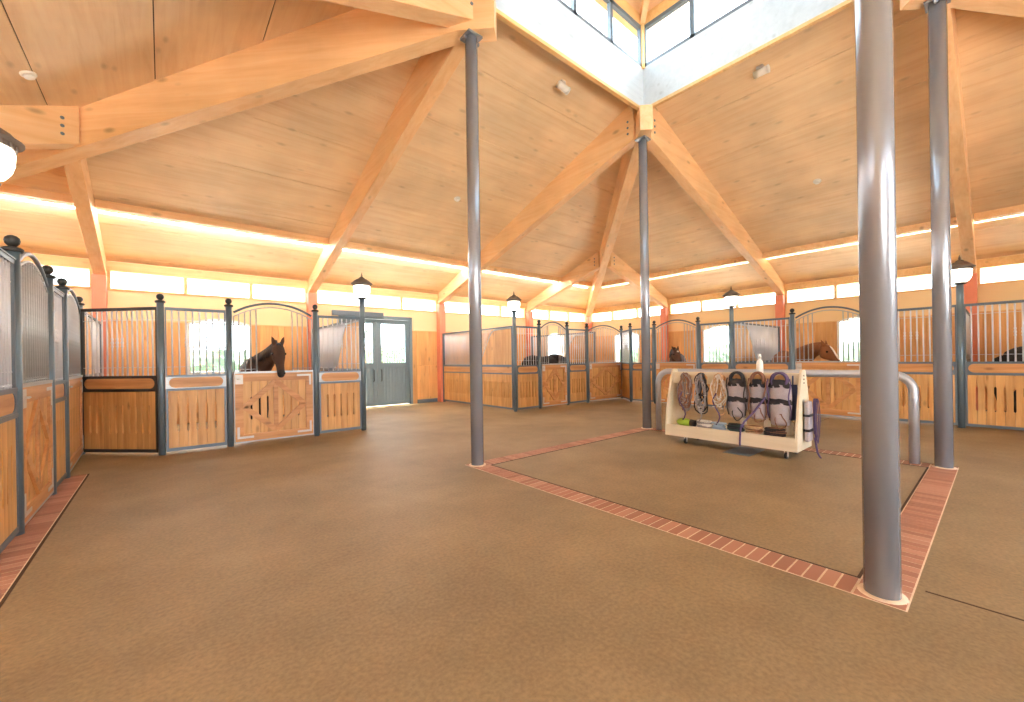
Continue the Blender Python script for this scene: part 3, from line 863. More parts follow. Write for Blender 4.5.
stall_panel(LL, PA, 'fixed stall panel cut off at the left edge, left of the nearest stall post')
stall_door(PA, PB, 'near left stall door seen at a steep angle, above the brick strip', full=True)
stall_panel(PB, PC, 'narrow barred stall panel at the end of the left row')
stall_door((PC[0], PC[1] + .0), PD, 'corner stall door seen edge on, deep in the left corner', full=True, brace=False)
stall_panel(PD, PE, 'slanted corner panel with shade darkened frame and unlit boards', 'blackframe', 'blackframe')  # darker steel puts the unlit look into the frame colour
stall_panel(PE, PF, 'barred stall panel with pale steel plate, left of the dark horse', 'frame', 'galv')
stall_door(PF, PG, 'arched stall door with the dark horse looking over it')
stall_panel(PG, PH, 'barred stall panel between the dark horse and the lamp post by the double door', 'frame', 'galv')
stall_panel(PJ, PK, 'narrow barred panel right of the far lamp post')
stall_door(PK, PL, 'arched far stall door with a dark horse standing behind the opening', seg=.3)
stall_panel(PL, PM, 'narrow barred panel right of the far arched stall door')
stall_door(PM, PN, 'wide arched stall door in the far corner', full=True)
stall_panel(PO, PN, 'slanted narrow barred panel right of the wide far corner door')
stall_panel(PP, PO, 'barred stall panel behind the farthest steel column')
stall_door(PP, PQ, 'arched stall door with the bay horse looking out')
stall_panel(PR, PQ, 'barred stall panel behind the left half of the tack cart')
stall_panel(PS, PR, 'barred stall panel behind the right half of the tack cart, left of the chestnut horse')
stall_door(PS, PU, 'arched stall door in front of the chestnut horse')
stall_panel(PT, PU, 'barred stall panel seen between the two near columns')
stall_panel(PV, PT, 'barred stall panel at the right edge of the photo, right of the rightmost lamp')

# partitions between stalls
def partition(p0, p1, label, flip=False, group='partitions between the stalls'):
    """p0 wall end, p1 front end; boards below, bars and an S-curved board above"""
    loc, ang, L = span(p0, p1)
    r = thing('stall_partition', label, 'partition', loc, ang, group); e = .06
    x0, x1 = .02, L - e
    b = MB(); board_run(b, x0 + .04, x1 - .04, .09, .985, -.018, .018, True); b.build('boards', 'board', r)
    b = MB(); b.box(x0 + .03, x1 - .03, -.016, .016, 1.02, 1.19); b.build('rail_board', 'boardh', r)
    b = MB()
    b.box(x0 - .02, x0 + .04, -.03, .03, 0, 2.3); b.box(x1 - .04, x1, -.03, .03, .04, 2.3)
    b.box(x0, x1, -.028, .028, .04, .09); b.box(x0, x1, -.03, .03, .985, 1.02); b.box(x0, x1, -.03, .03, 1.19, 1.25)
    b.box(x0, x1, -.028, .028, 2.26, 2.3)
    b.build('frame', 'frame', r)
    # S curve board from the front post
    xs, xe = L - 1.75, L - .85; K = 16; poly = []
    curve = []
    for i in range(K + 1):
        t = i / K; s = t * t * (3 - 2 * t); curve.append((xs + (xe - xs) * t, 1.25 + .98 * s))
    poly = [(x1 - .04, 1.25)] + [(x1 - .04, 2.26), (xe + .1, 2.26)] + list(reversed(curve))
    b = MB()
    xa = xs
    while xa < x1 - .05:                              # vertical boards trimmed to the curve
        xb = min(xa + .115, x1 - .04)
        def zc(x):
            t = max(0, min(1, (x - xs) / (xe - xs))); return 1.25 + 1.0 * t * t * (3 - 2 * t)
        b.prism([(xa + .0015, 1.25), (xb - .0015, 1.25), (xb - .0015, max(1.252, zc(xb))), (xa + .0015, max(1.252, zc(xa)))], -.014, .014, 'y'); xa = xb
    b.build('curved_board', 'board', r)
    b = MB(); b.tube([(u, 0, w) for u, w in curve] + [(x1 - .05, 0, 2.25)], .024, 8); b.build('curved_rail', 'galv', r)
    n = int((xe - x0) / .065)
    for i in range(1, n):
        x = x0 + .04 + (xe - x0 - .04) * i / n
        zz = 1.25 if x < xs else min(2.2, zc(x))
        if 2.26 - zz > .12: add_bar(r, x, round(zz, 1) if x > xs else 1.25, 2.26, False)
    return r
partition((CX1 - .05, WB - .26), (PJ[0], PJ[1] + .0), 'stall partition standing free right of the double door, with curved upper board')
partition((PH[0], WB - .26), PH, 'stall partition behind the lamp post by the double door')
partition((WR - .26, PR[1]), PR, 'stall partition running back behind the tack cart, with curved rail')
partition((WR - .26, PT[1]), PT, 'stall partition running back behind the rightmost lamp post')
partition((-1.0, WB - .26), PD, 'stall partition behind the slanted left corner panel')
partition((11.3, WB - .26), (11.3, 8.9), 'stall partition running back to the far corner post')

# ------------------------------------------------------------------ hitching rail
b = MB()
r_ = .22; zt = 1.13; ya, yb = .72, 4.27; xp = 7.28
pts = [(xp, ya, 0), (xp, ya, zt - r_)]
for i in range(1, 9):
    a = PI / 2 * i / 9; pts.append((xp, ya + r_ * (1 - math.cos(a)), zt - r_ + r_ * math.sin(a)))
pts += [(xp, ya + r_, zt), (xp, yb - r_, zt)]
for i in range(1, 9):
    a = PI / 2 * i / 9; pts.append((xp, yb - r_ + r_ * math.sin(a), zt - r_ + r_ * math.cos(a)))
pts += [(xp, yb, zt - r_), (xp, yb, 0)]
b.tube(pts, .052, 20)
tag(b.build('hitching_rail', 'pipe'), 'grey bent pipe hitching rail standing on the brick border behind the tack cart', 'rail')
# floor drain under the cart
b = MB(); b.box(-.3, .3, -.18, .18, 0.0005, .006)
for i in range(9): b.box(-.27, .27, -.16 + i * .037, -.145 + i * .037, .006, .009)
tag(b.build('floor_drain', 'frame', None, (6.5, 2.45, 0)), 'flat grey drain cover in the floor under the tack cart', 'drain')

# ------------------------------------------------------------------ tack cart
CXF, CYA, CYB = 6.33, 1.73, 3.6
cart = thing('tack_cart', 'pale plywood tack cart on castors with halters and fly masks hanging from it', 'cart', (CXF, CYA, 0))
CL = CYB - CYA; CW = .62
def endpanel(y0, y1):
    prof = [(0, .12), (CW, .12), (CW, .16)]
    K = 10
    for i in range(1, K + 1):
        t = i / K; prof.append((CW - .23 * (t ** 1.7), .16 + 1.02 * t))
    prof += [(CW - .25, 1.2), (.25, 1.2)]
    for i in range(K):
        t = 1 - i / K; prof.append((.23 * (t ** 1.7), .16 + 1.02 * t))
    b = MB(); b.prism(prof, y0, y1, 'y'); return b
endpanel(0, .03).build('end_panel', 'cartply', cart, bevel=.003)
endpanel(CL - .03, CL).build('end_panel', 'cartply', cart, bevel=.003)
b = MB(); b.box(.003, .025, .03, CL - .03, .12, .3); b.build('front_board', 'cartply', cart)
b = MB(); b.box(CW - .025, CW - .003, .03, CL - .03, .12, .3); b.build('back_board', 'cartply', cart)
b = MB(); b.box(.025, CW - .025, .03, CL - .03, .25, .27); b.build('tray', 'cartply', cart)
b = MB(); b.box(.235, .26, .03, CL - .03, .96, 1.15); b.build('top_rail', 'cartply', cart)
b = MB(); b.box(.36, .385, .03, CL - .03, .96, 1.15); b.build('top_rail', 'cartply', cart)
b = MB(); b.box(.26, .36, .03, CL - .03, 1.13, 1.15); b.build('top_shelf', 'cartply', cart)
b = MB(); b.box(.24, .37, CL + .0005, CL + .002, 1.14, 1.19); b.build('tape', 'teal', cart)
for (cx, cy) in ((.1, .16), (CW - .1, .16), (.1, CL - .3), (CW - .1, CL - .3)):
    b = MB(); b.box(cx - .03, cx + .03, cy - .03, cy + .03, .11, .12); b.box(cx - .012, cx + .012, cy - .022, cy - .018, .03, .112); b.box(cx - .012, cx + .012, cy + .018, cy + .022, .03, .112)
    c = b.build('castor', 'bracket', cart)
    b = MB(); b.tube([(cx, cy - .015, .042), (cx, cy + .015, .042)], .041, 18); b.build('wheel', 'rubber', c)
PEGS = [3.315, 3.053, 2.776, 2.517, 2.234, 1.965]
for y in PEGS:
    b = MB(); yy = y - CYA
    b.tube([(.235, yy, 1.06), (.15, yy, 1.06)], .055, 16); b.tube([(.15, yy, 1.06), (.14, yy, 1.06)], .07, 16)
    b.build('peg', 'board', cart)
for z in (1.02, 1.07, 1.12):
    b = MB(); b.tube([(.3, -.006, z), (.3, .002, z)], .012, 8); b.build('screw', 'dark', cart)
b = MB()
b.tube([(.29, -.004, .74), (.29, -.035, .74), (.29, -.035, .78)], .008, 8); b.box(.25, .33, -.005, -.0005, .7, .8)
b.build('hook', 'bracket', cart)

# tack hanging on the pegs
PXW = CXF + .12                                       # plane of the hanging gear
def loop(b, y, ztop, drop, hw, r, mi, dx=0, n=22, jit=.012):
    pts = []
    ph = random.uniform(0, 6)
    for i in range(n):
        a = 2 * PI * i / n
        s = math.sin(a); c = math.cos(a)
        w = hw * (0.55 + .45 * (1 - c) / 2 * 1.3)
        pts.append((dx + random.uniform(-jit, jit) * .6, s * w + jit * math.sin(3 * a + ph), -drop * (1 - c) / 2 + jit * .5 * math.cos(2 * a + ph)))
    b.tube(pts, r, 6, mi, closed=True)
def halter(y, label, mats, ztop=1.13, drop=.66, hw=.1):
    r = thing('halter', label, 'halter', (PXW, y, ztop), 0, 'rope halters on the cart pegs')
    b = MB()
    for k in range(8): loop(b, y, 0, drop * random.uniform(.6, .98), hw * random.uniform(.5, 1.2), .009, 0, random.uniform(-.03, .06), jit=.02)
    b.build('rope', mats[0], r)
    b = MB()
    for k in range(7): loop(b, y, 0, drop * random.uniform(.5, 1.0), hw * random.uniform(.4, 1.2), .009, 0, random.uniform(-.04, .06), jit=.022)
    b.build('strap', mats[1], r)
    for k in range(3):
        b = MB(); a = random.uniform(-.08, .08); z = -random.uniform(.3, .55)
        b.tube([(-.03 + .018 * math.cos(q * PI / 5), a + .018 * math.sin(q * PI / 5), z) for q in range(10)], .004, 6, closed=True)
        b.build('ring', 'bracket', r)
    if len(mats) > 2:
        b = MB(); pts = []
        for i in range(9): pts.append((-.03, .05 * math.sin(i * .8) + .03, -.45 * drop - i * drop * .09))
        b.tube(pts, .01, 6); b.build('lead', mats[2], r)
    return r
halter(PEGS[0], 'brown and grey rope halter, leftmost on the cart', ('brown', 'greyrope', 'purple'))
halter(PEGS[1], 'grey and black rope halter, second from the left on the cart', ('greyrope', 'black', 'greyrope'))
halter(PEGS[2], 'tan rope halter with a white loop, third from the left on the cart', ('tan', 'whiterope', 'purple'))
def fly_mask(y, label, trim, w=.2, hgt=.6, strap='black'):
    r = thing('fly_mask', label, 'fly mask', (PXW, y, 1.16), 0, 'grey fly masks on the cart pegs')
    def slab(z0, z1, w0, w1, dx, th, mats, name, bow=.04, yo=0):
        b = MB(); K = 8; J = 6; rings = []
        for j in range(J + 1):
            t = j / J; z = z0 + (z1 - z0) * t; ww = w0 + (w1 - w0) * t; ring = []
            for i in range(K + 1):
                u = i / K * 2 - 1; ring.append((dx - bow * (1 - u * u) + .006 * math.sin(7 * u + 5 * t), yo + u * ww / 2, z + .012 * math.sin(5 * u + 2)))
            for i in range(K, -1, -1):
                u = i / K * 2 - 1; ring.append((dx + th - bow * (1 - u * u) + .006 * math.sin(7 * u + 5 * t), yo + u * ww / 2, z + .012 * math.sin(5 * u + 2)))
            rings.append(ring)
        b.loft(rings, 0); return b.build(name, mats, r)
    # crown loop over the peg
    b = MB()
    for k in range(3):
        b.tube([(-.02 + .02 * k, (w * .36) * math.sin(a), -.1 + .1 * math.cos(a)) for a in [(-2.2 + 4.4 * i / 12) for i in range(13)]], .02, 6)
    b.build('crown_strap', trim, r)
    slab(-.1, -.2, w * .75, w * 1.05, -.02, .03, 'black', 'poll_pad', .03)
    slab(-.17, -.38, w, w * 1.1, 0, .03, 'greyfab', 'mesh_panel', .05)
    slab(-.36, -.43, w * 1.05, w * 1.12, -.012, .045, 'black', 'band', .05)
    slab(-.42, -hgt - .05, w * 1.1, w * .85, 0, .03, 'greyfab', 'mesh_panel', .06)
    slab(-.2, -hgt + .06, w * .45, w * .5, .04, .02, 'greyfab', 'ear_cover', .01, .115)
    b = MB()
    for sgn in (-1, 1):
        b.tube([(-.03 - .02 * math.sin(i * .4), sgn * (w * .5 + .012 * math.sin(i)), -.08 - i * .055) for i in range(11)], .009, 6)
    b.build('trim', trim, r)
    b = MB(); loop(b, 0, 0, .2, .07, .008, 0, -.05)
    o = b.build('chin_strap', strap, r); o.location = (0, -.02, -hgt + .1)
    return r
fly_mask(PEGS[3], 'grey fly mask with black crown strap, leftmost of the three masks on the cart', 'black', w=.24)
fly_mask(PEGS[4], 'grey fly mask with brown leather straps, middle of the three on the cart', 'brown', w=.21, strap='brown')
fly_mask(PEGS[5], 'widest grey fly mask, with purple edging, rightmost of the three on the cart', 'purple', w=.26, hgt=.66, strap='brown')
b = MB()
for k in range(3):
    b.prism([(-.05, -.12), (.05, -.12), (.055, -.62), (-.055, -.6)], .004 * k, .004 * k + .003, 'x')
b.tube([(.0, .0, -.12), (0, 0, .0)], .008, 6)
tag(b.build('saddle_cloth', 'navy', None, (CXF + .2, 1.83, 1.12)), 'navy cloth hanging on the cart behind the rightmost fly mask', 'cloth')
# tray contents
TZ = .271
def coil(name, label, cat, x, y, mats, R=.09, r=.011, n=6, z=.0, flat=.5):
    rt = thing(name, label, cat, (x, y, TZ), 0, 'tack lying in the cart tray')
    for q, mt in enumerate(mats):
        b = MB()
        for k in range(n):
            rr = R * random.uniform(.65, 1.0); tz = .012 + r + .016 * k; tilt = random.uniform(-.15, .15); ph = random.uniform(0, 6)
            b.tube([(rr * .8 * math.cos(a), rr * (1.2) * math.sin(a) + .01 * q, tz * flat * 2 + abs(tilt) * .1 + tilt * .2 * rr * math.cos(a + ph)) for a in [2 * PI * i / 20 for i in range(20)]], r, 6, closed=True)
        b.build('rope' if q == 0 else 'strap', mt, rt)
    return rt
b = MB(); b.ball((0, 0, .065), .1, 16, (.9, 1.2, .65)); b.ball((.0, -.06, .06), .07, 12, (.9, 1, .8))
rt = thing('bandage_roll', 'lime green rolled cloth in the left end of the cart tray', 'cloth', (CXF + .15, 3.35, TZ)); o = b.build('roll', 'green', rt)
b = MB(); b.tube([(.0, -.11, .065), (0, -.19, .06)], [.055, .05], 14); b.build('strap', 'black', rt)
coil('lead_rope', 'coiled white rope beside the lime green roll in the cart tray', 'rope', CXF + .16, 3.02, ['whiterope', 'greyrope'], .1)
coil('lead_rope', 'coiled pale blue rope in the cart tray', 'rope', CXF + .16, 2.8, ['bluerope'], .09)
coil('halter', 'dark green halter heap in the cart tray', 'halter', CXF + .15, 2.55, ['dkgreen', 'black'], .095)
coil('halter', 'brown leather halter heap in the middle of the cart tray', 'halter', CXF + .15, 2.3, ['brown', 'tan'], .095)
coil('halter', 'dark leather halter heap in the right of the cart tray', 'halter', CXF + .15, 2.03, ['brown', 'black'], .11)
def bottle(x, y, z, label, s=1.0, src=[None]):
    if src[0] is None:
        rt = thing('bottle', label, 'bottle', (x, y, z), 0, 'white bottles on the cart')
        b = MB(); b.lathe([(.04, 0), (.045, .01), (.045, .14), (.038, .17), (.018, .19), (.017, .21)], n=18); b.build('body', 'whiteplastic', rt)
        b = MB(); b.lathe([(.022, .205), (.022, .24), (.015, .25)], n=14); b.box(-.06, .02, -.012, .012, .25, .275); b.build('spray_head', 'white', rt)
        src[0] = rt; return rt
    return dup(src[0], (x, y, z), 0, label)
bottle(CXF + .31, 2.27, 1.15, 'white spray bottle standing on top of the cart')
bottle(CXF + .42, 2.22, TZ, 'white bottle standing in the cart tray behind the middle fly mask')
bottle(CXF + .42, 1.93, TZ, 'white bottle standing in the right end of the cart tray')
bottle(CXF + .42, 2.55, TZ, 'white bottle standing in the cart tray behind the left fly mask')
# purple lead rope over the front board
b = MB()
b.tube([(PXW - .07, 2.12, .82), (CXF + .03, 2.25, .62), (CXF - .02, 2.38, .45), (CXF - .02, 2.42, .36), (CXF - .018, 2.43, .25), (CXF - .016, 2.435, .14), (CXF - .02, 2.43, .11)], .013, 8)
b.ball((CXF - .02, 2.4, .4), .024, 8)
tag(b.build('lead_rope', 'purple'), 'purple lead rope hanging over the front board of the cart', 'rope')
# gear on the near end of the cart
rt = thing('fly_mask', 'grey fly mask with purple halter hanging on the near end of the cart', 'fly mask', (CXF + .3, CYA - .05, .8))
b = MB()
for k, (z0, z1) in enumerate(((-.02, -.2), (-.22, -.4), (-.42, -.56))):
    b.prism([(-.09, z0), (.07, z0), (.09, z1), (-.1, z1)], -.03, .03, 'y')
b.build('mesh_panel', 'greyfab', rt, bevel=.02)
for z in (-.21, -.41):
    b = MB(); b.box(-.1, .09, -.036, .036, z - .015, z + .015); b.build('band', 'black', rt)
b = MB()
for k in range(4): 
    pts = []
    for i in range(20):
        a = 2 * PI * i / 20; pts.append(((.04 + .02 * k) * math.sin(a) * (1 + .3 * math.cos(a)) + .06 + .012 * math.sin(3 * a + k), -.05 - .012 * k, -(.24 + .02 * k) * (1 - math.cos(a)) + .01))
    b.tube(pts, .0055, 6, closed=True)
b.tube([(-.02, -.07, -.5), (-.03, -.09, -.62), (-.02, -.1, -.7), (.03, -.11, -.755), (.08, -.11, -.78)], .012, 8)
b.build('halter_rope', 'purple', rt)

# ------------------------------------------------------------------ horses
def ringe(c, right, up, a, bb, n=16, sq=1.0):
    out = []
    for q in range(n):
        t = 2 * PI * q / n
        out.append(Vector(c) + right * (a * math.cos(t)) + up * (bb * math.sin(t)))
    return out
def horse(label, loc, rz, poll_w, muz_w, coat, mane, points=True, blaze=False, star=False, mid_w=None):
    root = thing('horse', label, 'horse', (loc[0], loc[1], 0), rz, 'horses in the stalls')
    R = Matrix.Rotation(-rz, 3, 'Z')
    def L(p): return R @ (Vector(p) - Vector((loc[0], loc[1], 0)))
    poll = L(poll_w); muz = L(muz_w)
    b = MB(); Y = Vector((0, 1, 0)); Z = Vector((0, 0, 1))
    tr = [(-.84, 1.24, .04, .06), (-.8, 1.22, .15, .18), (-.68, 1.2, .24, .28), (-.48, 1.2, .275, .33), (-.2, 1.15, .275, .335), (.12, 1.11, .285, .36), (.38, 1.12, .26, .385), (.56, 1.15, .22, .36), (.7, 1.17, .17, .28), (.8, 1.18, .09, .16), (.83, 1.18, .03, .05)]
    b.loft([ringe((x, 0, z), Y, Z, w, h) for x, z, w, h in tr])
    # neck
    base = Vector((.5, 0, 1.24)); mid = (L(mid_w) if mid_w else (base + poll) / 2 + Vector((0.05, 0, .03)))
    K = 8; rings = []; crest = []
    for i in range(K + 1):
        t = i / K
        p = base * (1 - t) ** 2 + mid * 2 * t * (1 - t) + poll * t * t
        d = ((mid - base) * (1 - t) + (poll - mid) * t).normalized()
        side = d.cross(Z); side.normalize(); up = side.cross(d)
        hh = .29 * (1 - t) + .125 * t - .03 * math.sin(PI * t); ww = .15 * (1 - t) + .075 * t
        rings.append(ringe(p, side, up, ww, hh)); crest.append((p, side, up, hh, ww))
    b.loft(rings)
    # head
    d = (muz - poll).normalized(); hl = (muz - poll).length
    side = d.cross(Z); side.normalize(); up = side.cross(d)      # up = away from jaw
    prof = [(-.1, .05, .06, 0), (-.04, .078, .1, 0), (.08, .095, .135, -.01), (.22, .1, .15, -.025), (.36, .092, .135, -.02), (.52, .07, .1, -.005), (.68, .056, .078, 0), (.82, .055, .07, -.003), (.93, .056, .066, -.008), (1.0, .045, .05, -.012), (1.03, .02, .025, -.014)]
    hr = []
    for t, w, h, o in prof:
        hr.append(ringe(poll + d * hl * t + up * o, side, up, w * 1.14, h * 1.1))
    b.loft(hr)
    # ears
    fw = (up * .4 - d * .9).normalized()
    for sg in (-1, 1):
        e0 = poll + side * sg * .05 - d * .0 + up * .06
        dirn = (fw + side * sg * .28).normalized(); es = dirn.cross(d).normalized(); eu = es.cross(dirn)
        b.loft([ringe(e0 + dirn * q, es, eu, w, w * .6, 10) for q, w in ((0, .03), (.05, .044), (.1, .04), (.16, .022), (.2, .004))])
    # legs
    for sy in (-1, 1):
        b.tube([(.5, sy * .15, 1.05), (.52, sy * .15, .85), (.5, sy * .14, .68), (.5, sy * .135, .48), (.5, sy * .135, .42), (.5, sy * .13, .2), (.5, sy * .13, .14), (.53, sy * .13, .07), (.55, sy * .13, 0)], [.13, .11, .075, .056, .05, .036, .045, .04, .06], 12)
        b.tube([(-.52, sy * .14, 1.15), (-.45, sy * .16, .9), (-.52, sy * .15, .7), (-.7, sy * .13, .52), (-.69, sy * .13, .44), (-.66, sy * .13, .2), (-.65, sy * .13, .14), (-.62, sy * .13, .07), (-.6, sy * .13, 0)], [.2, .16, .1, .06, .05, .04, .048, .042, .06], 12)
    me = b.mesh('body')
    tmp = bpy.data.objects.new('tmp', me); COL.objects.link(tmp)
    rm = tmp.modifiers.new('r', 'REMESH'); rm.mode = 'VOXEL'; rm.voxel_size = .017
    sm = tmp.modifiers.new('s', 'SMOOTH'); sm.factor = .5; sm.iterations = 3
    dg = bpy.context.evaluated_depsgraph_get()
    me2 = bpy.data.meshes.new_from_object(tmp.evaluated_get(dg))
    bpy.data.objects.remove(tmp); bpy.data.meshes.remove(me)
    me2.name = 'body'
    me2.materials.clear()
    for m in (coat, 'muzzle', 'mane'): me2.materials.append(M[m])
    for p in me2.polygons:
        p.use_smooth = True
        c = p.center
        tt = (c - poll).dot(d) / hl
        if tt > .86 and (c - muz).length < .14: p.material_index = 1
        elif points and c.z < .62: p.material_index = 2
    body = bpy.data.objects.new('body', me2); COL.objects.link(body); body.parent = root
    # mane, forelock, tail, eyes, nostrils
    b = MB(); rings = []
    for i, (p, sd, u, hh, ww) in enumerate(crest):
        k = .35 if i in (0,) else 1
        rings.append(ringe(p + u * (hh - .015) + sd * .02, sd, u, .032 * k, .05 * k, 10))
    b.loft(rings)
    for i in range(1, len(crest)):
        for j in range(3):
            p, sd, u, hh, ww = crest[i]; q = crest[i - 1][0]; s0 = p + (q - p) * (j / 3)
            st = s0 + u * (hh + .02); 
            b.tube([st, st + sd * (ww * .75) - u * .05, st + sd * (ww + .02) - u * random.uniform(.12, .2), st + sd * (ww + .03) - u * random.uniform(.2, .3)], [.016, .02, .016, .004], 6)
    b.build('mane', mane, root)
    b = MB()
    for k in range(5):
        s0 = poll + up * .1 - d * .03 + side * (k - 2) * .012
        b.tube([s0, s0 + up * .02 + d * .06, s0 + up * .015 + d * random.uniform(.1, .14), s0 + d * .2 + up * .01], [.014, .016, .012, .003], 6)
    b.build('forelock', mane, root)
    b = MB(); b.tube([(-.82, 0, 1.32), (-.9, 0, 1.25), (-.93, 0, 1.0), (-.92, 0, .7), (-.9, 0, .45)], [.03, .05, .06, .05, .01], 10); b.build('tail', mane, root)
    for sg in (-1, 1):
        b = MB(); b.ball(poll + d * hl * .27 + side * sg * .098 + up * .035, .024, 12); b.build('eye', 'eye', root)
        b = MB(); b.ball(poll + d * hl * .95 + side * sg * .05 + up * .03, .016, 8); b.build('nostril', 'eye', root)
    if blaze or star:
        b = MB(); ring = []
        t0, t1 = (.08, .9) if blaze else (.2, .3)
        for i in range(9):
            t = t0 + (t1 - t0) * i / 8
            for a, c in zip(prof, prof[1:]):
                if a[0] <= t <= c[0]:
                    f = (t - a[0]) / (c[0] - a[0]); h = a[2] + (c[2] - a[2]) * f; o = a[3] + (c[3] - a[3]) * f
            ww = (.035 if blaze else .03) * (1.0 if 0 < i < 8 else .3)
            ring.append(ringe(poll + d * hl * t + up * (o + h * 1.1 - .012), side, up, ww, .018, 10))
        b.loft(ring); b.build('blaze' if blaze else 'star', 'blaze', root)
    return root
horse('dark bay horse looking out over its door at the left, head turned towards the viewer', (1.46, 9.95), -1.66, (1.63, 8.66, 1.68), (1.615, 8.30, 1.17), 'bay', 'mane', mid_w=(1.58, 9.05, 1.5))
horse('bay horse with a black mane and small star looking out behind the hitching rail', (12.98, 6.9), -2.66, (11.85, 6.36, 1.53), (11.5, 5.99, 1.19), 'bay2', 'mane', star=True, mid_w=(12.15, 6.65, 1.52))
horse('chestnut horse with a white blaze seen from the side in the right row', (12.75, 3.6), -2.5, (12.1, 2.74, 1.54), (12.02, 2.42, 1.17), 'chestnut', 'chmane', points=False, blaze=True, mid_w=(12.35, 3.05, 1.55))
horse('dark horse standing behind the far arched stall door, its back showing', (9.45, 9.7), .1, (10.65, 9.75, 1.22), (10.9, 9.7, .68), 'blackcoat', 'mane', mid_w=(10.4, 9.75, 1.4))
horse('black horse at the right edge of the photo, only its back showing behind the bars', (12.45, -.85), -PI / 2, (12.4, -2.0, 1.5), (12.4, -2.35, 1.05), 'blackcoat', 'mane', mid_w=(12.4, -1.7, 1.5))

# ------------------------------------------------------------------ ceiling fittings
def rot_slope(o, side):
    a = math.atan(SL)
    o.rotation_euler = {'b': (-a, 0, 0), 'r': (0, a, 0), 'l': (0, -a, 0)}[side]
def detector(x, y, side, label):
    z = {'b': soff_b(y), 'r': soff_r(x), 'l': soff_l(x)}[side]
    o = thing('smoke_detector', label, 'smoke detector', (x, y, z), 0, 'smoke detectors on the ceiling')
    b = MB(); b.lathe([(.075, 0), (.075, -.02), (.06, -.026)], n=20); b.build('base', 'whiteplastic', o)
    b = MB(); b.lathe([(.05, -.026), (.05, -.05), (.03, -.058)], n=20); b.build('sensor', 'white', o)
    rot_slope(o, side); return o
detector(5.31, 8.2, 'b', 'small white smoke detector on the ceiling right of the first slim column')
detector(10.94, 2.55, 'r', 'small white smoke detector on the right ceiling, left of the nearest column')
detector(-1.2, 7.54, 'l', 'round white smoke detector on the ceiling at the upper left')
def spot(x, y, side, label):
    z = {'b': soff_b(y), 'r': soff_r(x)}[side]
    o = thing('spotlight', label, 'light', (x, y, z), 0, 'white spotlights under the lantern')
    b = MB(); b.box(-.05, .05, -.05, .05, -.05, .0); b.build('bracket', 'bracket', o)
    b = MB()
    p0, p1 = ((-.1, .0, -.08), (.1, -.03, -.13)) if side == 'b' else ((0, .1, -.1), (0, -.1, -.1))
    b.tube([p0, p1], .06, 18); b.build('housing', 'whiteplastic', o)
    b = MB(); q0 = Vector(p1); q1 = q0 + (q0 - Vector(p0)).normalized() * .03; b.tube([q0, q1], [.063, .066], 18); b.build('rim', 'white', o)
    return o
spot(5.5, 5.02, 'b', 'white cylindrical spotlight left of the lantern')
spot(7.83, 2.6, 'r', 'white cylindrical spotlight right of the lantern')

# ------------------------------------------------------------------ outside
b = MB(); b.box(-60, 80, -60, 80, -.5, -.21)
struct(b.build('ground', 'lawn'))
b = MB(); b.box(-14, 25, -16, 22, -.21, -.2)  # pale apron added outside, out of view, to bounce daylight onto the ceilings
b.add([], [])
struct(b.build('floor', 'bounce_apron'))
def shrub(x, y, w, hgt, label, name='shrub'):
    r = thing(name, label, 'shrub', (x, y, -.2), 0, 'greenery outside the windows')
    b = MB()
    for k in range(5):
        a = 2 * PI * k / 5; b.tube([(0, 0, 0), (.15 * w * math.cos(a), .15 * w * math.sin(a), hgt * .4), (.3 * w * math.cos(a), .3 * w * math.sin(a), hgt * .75)], [.05, .035, .01], 6)
    b.build('branches', 'bark', r)
    b = MB()
    for k in range(1500):
        u = random.uniform(-1, 1); a = random.uniform(0, 2 * PI); rr = random.uniform(.5, 1) ** .5
        q = math.sqrt(1 - u * u)
        c = Vector((w / 2 * rr * q * math.cos(a), w / 2 * rr * q * math.sin(a), hgt * .55 + hgt * .45 * rr * u))
        n = Vector((random.gauss(0, 1), random.gauss(0, 1), random.gauss(0, 1))).normalized(); t = n.orthogonal().normalized(); s = n.cross(t); k2 = random.uniform(.05, .1)
        b.add([c - t * k2, c + s * k2 * .5 + n * .01, c + t * k2, c - s * k2 * .5 - n * .01], [(0, 1, 2), (0, 2, 3)])
    o = b.build('foliage', 'leaf', r); o['kind'] = 'stuff'
    return r
shrub(5.6, 16.2, 2.6, 3.0, 'leafy green shrub outside the right leaf of the double door')
shrub(8.9, 17.6, 2.8, 2.6, 'leafy green shrub farther right outside the double door')
def hedge(p0, p1, hgt, label):
    loc, ang, L = span(p0, p1)
    b = MB(); n = int(L / .35); rings = []
    for i in range(n + 1):
        x = L * i / n; ring = []
        for q in range(14):
            a = PI * q / 13
            ring.append((x, math.cos(a) * .9 * random.uniform(.85, 1.1), max(0.0, hgt * (max(0.0, math.sin(a)) ** .5)) * random.uniform(.9, 1.08)))
        rings.append(ring)
    b.loft(rings, 0, True, False, False)
    o = b.build('hedge', 'leaf', None, (loc[0], loc[1], -.2), ang)
    tag(o, label, 'hedge', 'greenery outside the windows')
hedge((-20, 24.5), (17, 24.5), 2.2, 'long green hedge across the lawn outside the back windows')
hedge((31, 22), (31, -12), 2.3, 'long green hedge across the lawn outside the right hand windows')
shrub(17.0, 19.0, 3.5, 2.3, 'pale green shrub outside the far stall window')

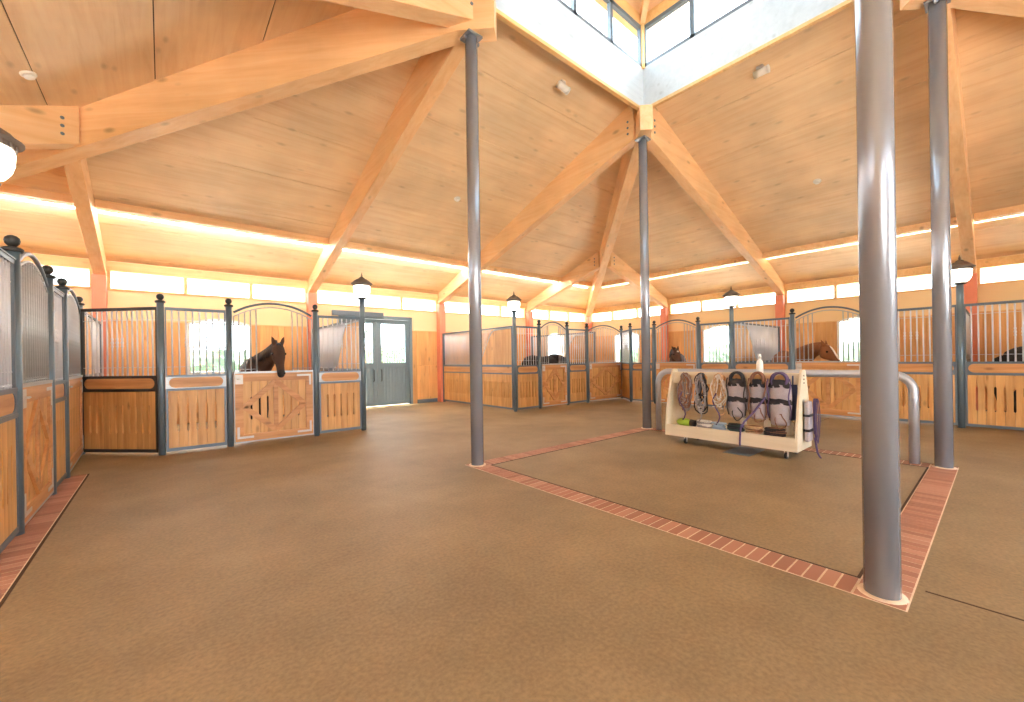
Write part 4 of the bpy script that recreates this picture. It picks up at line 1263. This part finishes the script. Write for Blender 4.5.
# ------------------------------------------------------------------ light
w = bpy.data.worlds.new('World'); scene.world = w; w.use_nodes = True
nt = w.node_tree
bg = nt.nodes['Background']
tc = nt.nodes.new('ShaderNodeTexCoord'); sx = nt.nodes.new('ShaderNodeSeparateXYZ'); rp = nt.nodes.new('ShaderNodeValToRGB')
nt.links.new(tc.outputs['Generated'], sx.inputs[0]); nt.links.new(sx.outputs['Z'], rp.inputs['Fac'])
rp.color_ramp.elements[0].position = 0.0; rp.color_ramp.elements[0].color = (.94, .97, 1, 1)
rp.color_ramp.elements[1].position = 0.7; rp.color_ramp.elements[1].color = (.82, .9, 1, 1)
nt.links.new(rp.outputs[0], bg.inputs['Color'])
bg.inputs['Strength'].default_value = 2.8
sun = bpy.data.lights.new('sun', 'SUN'); sun.energy = 16.0; sun.angle = math.radians(1.0); sun.color = (1, .93, .82)
so = bpy.data.objects.new('sun', sun); COL.objects.link(so)
so.rotation_euler = Vector((.2, -.3, -1.3)).to_track_quat('-Z', 'Y').to_euler()
# ------------------------------------------------------------------ camera
cam = bpy.data.cameras.new('camera'); co = bpy.data.objects.new('camera', cam); COL.objects.link(co)
cam.sensor_width = 36; cam.sensor_fit = 'HORIZONTAL'; cam.lens = 413.3 / 1024 * 36
cam.clip_start = .05; cam.clip_end = 300
cam.shift_y = 8 / 1024; cam.shift_x = -.8 / 1024
yaw = .868; ROLL = .015
F = Vector((math.cos(yaw), math.sin(yaw), 0)); Rv = Vector((math.sin(yaw), -math.cos(yaw), 0)); U = Vector((0, 0, 1))
R2 = Rv * math.cos(ROLL) - U * math.sin(ROLL); U2 = U * math.cos(ROLL) + Rv * math.sin(ROLL)
mt = Matrix((R2, U2, -F)).transposed().to_4x4(); mt.translation = Vector((0, 0, 1.405))
co.matrix_world = mt
scene.camera = co
vs = scene.view_settings
vs.view_transform = 'Standard'; vs.look = 'None'; vs.gamma = 1; vs.use_curve_mapping = False
vs.exposure = 2.2
scene.cycles.max_bounces = 10; scene.cycles.diffuse_bounces = 6; scene.cycles.transparent_max_bounces = 16
scene.cycles.use_denoising = True
scene.cycles.sample_clamp_indirect = 12
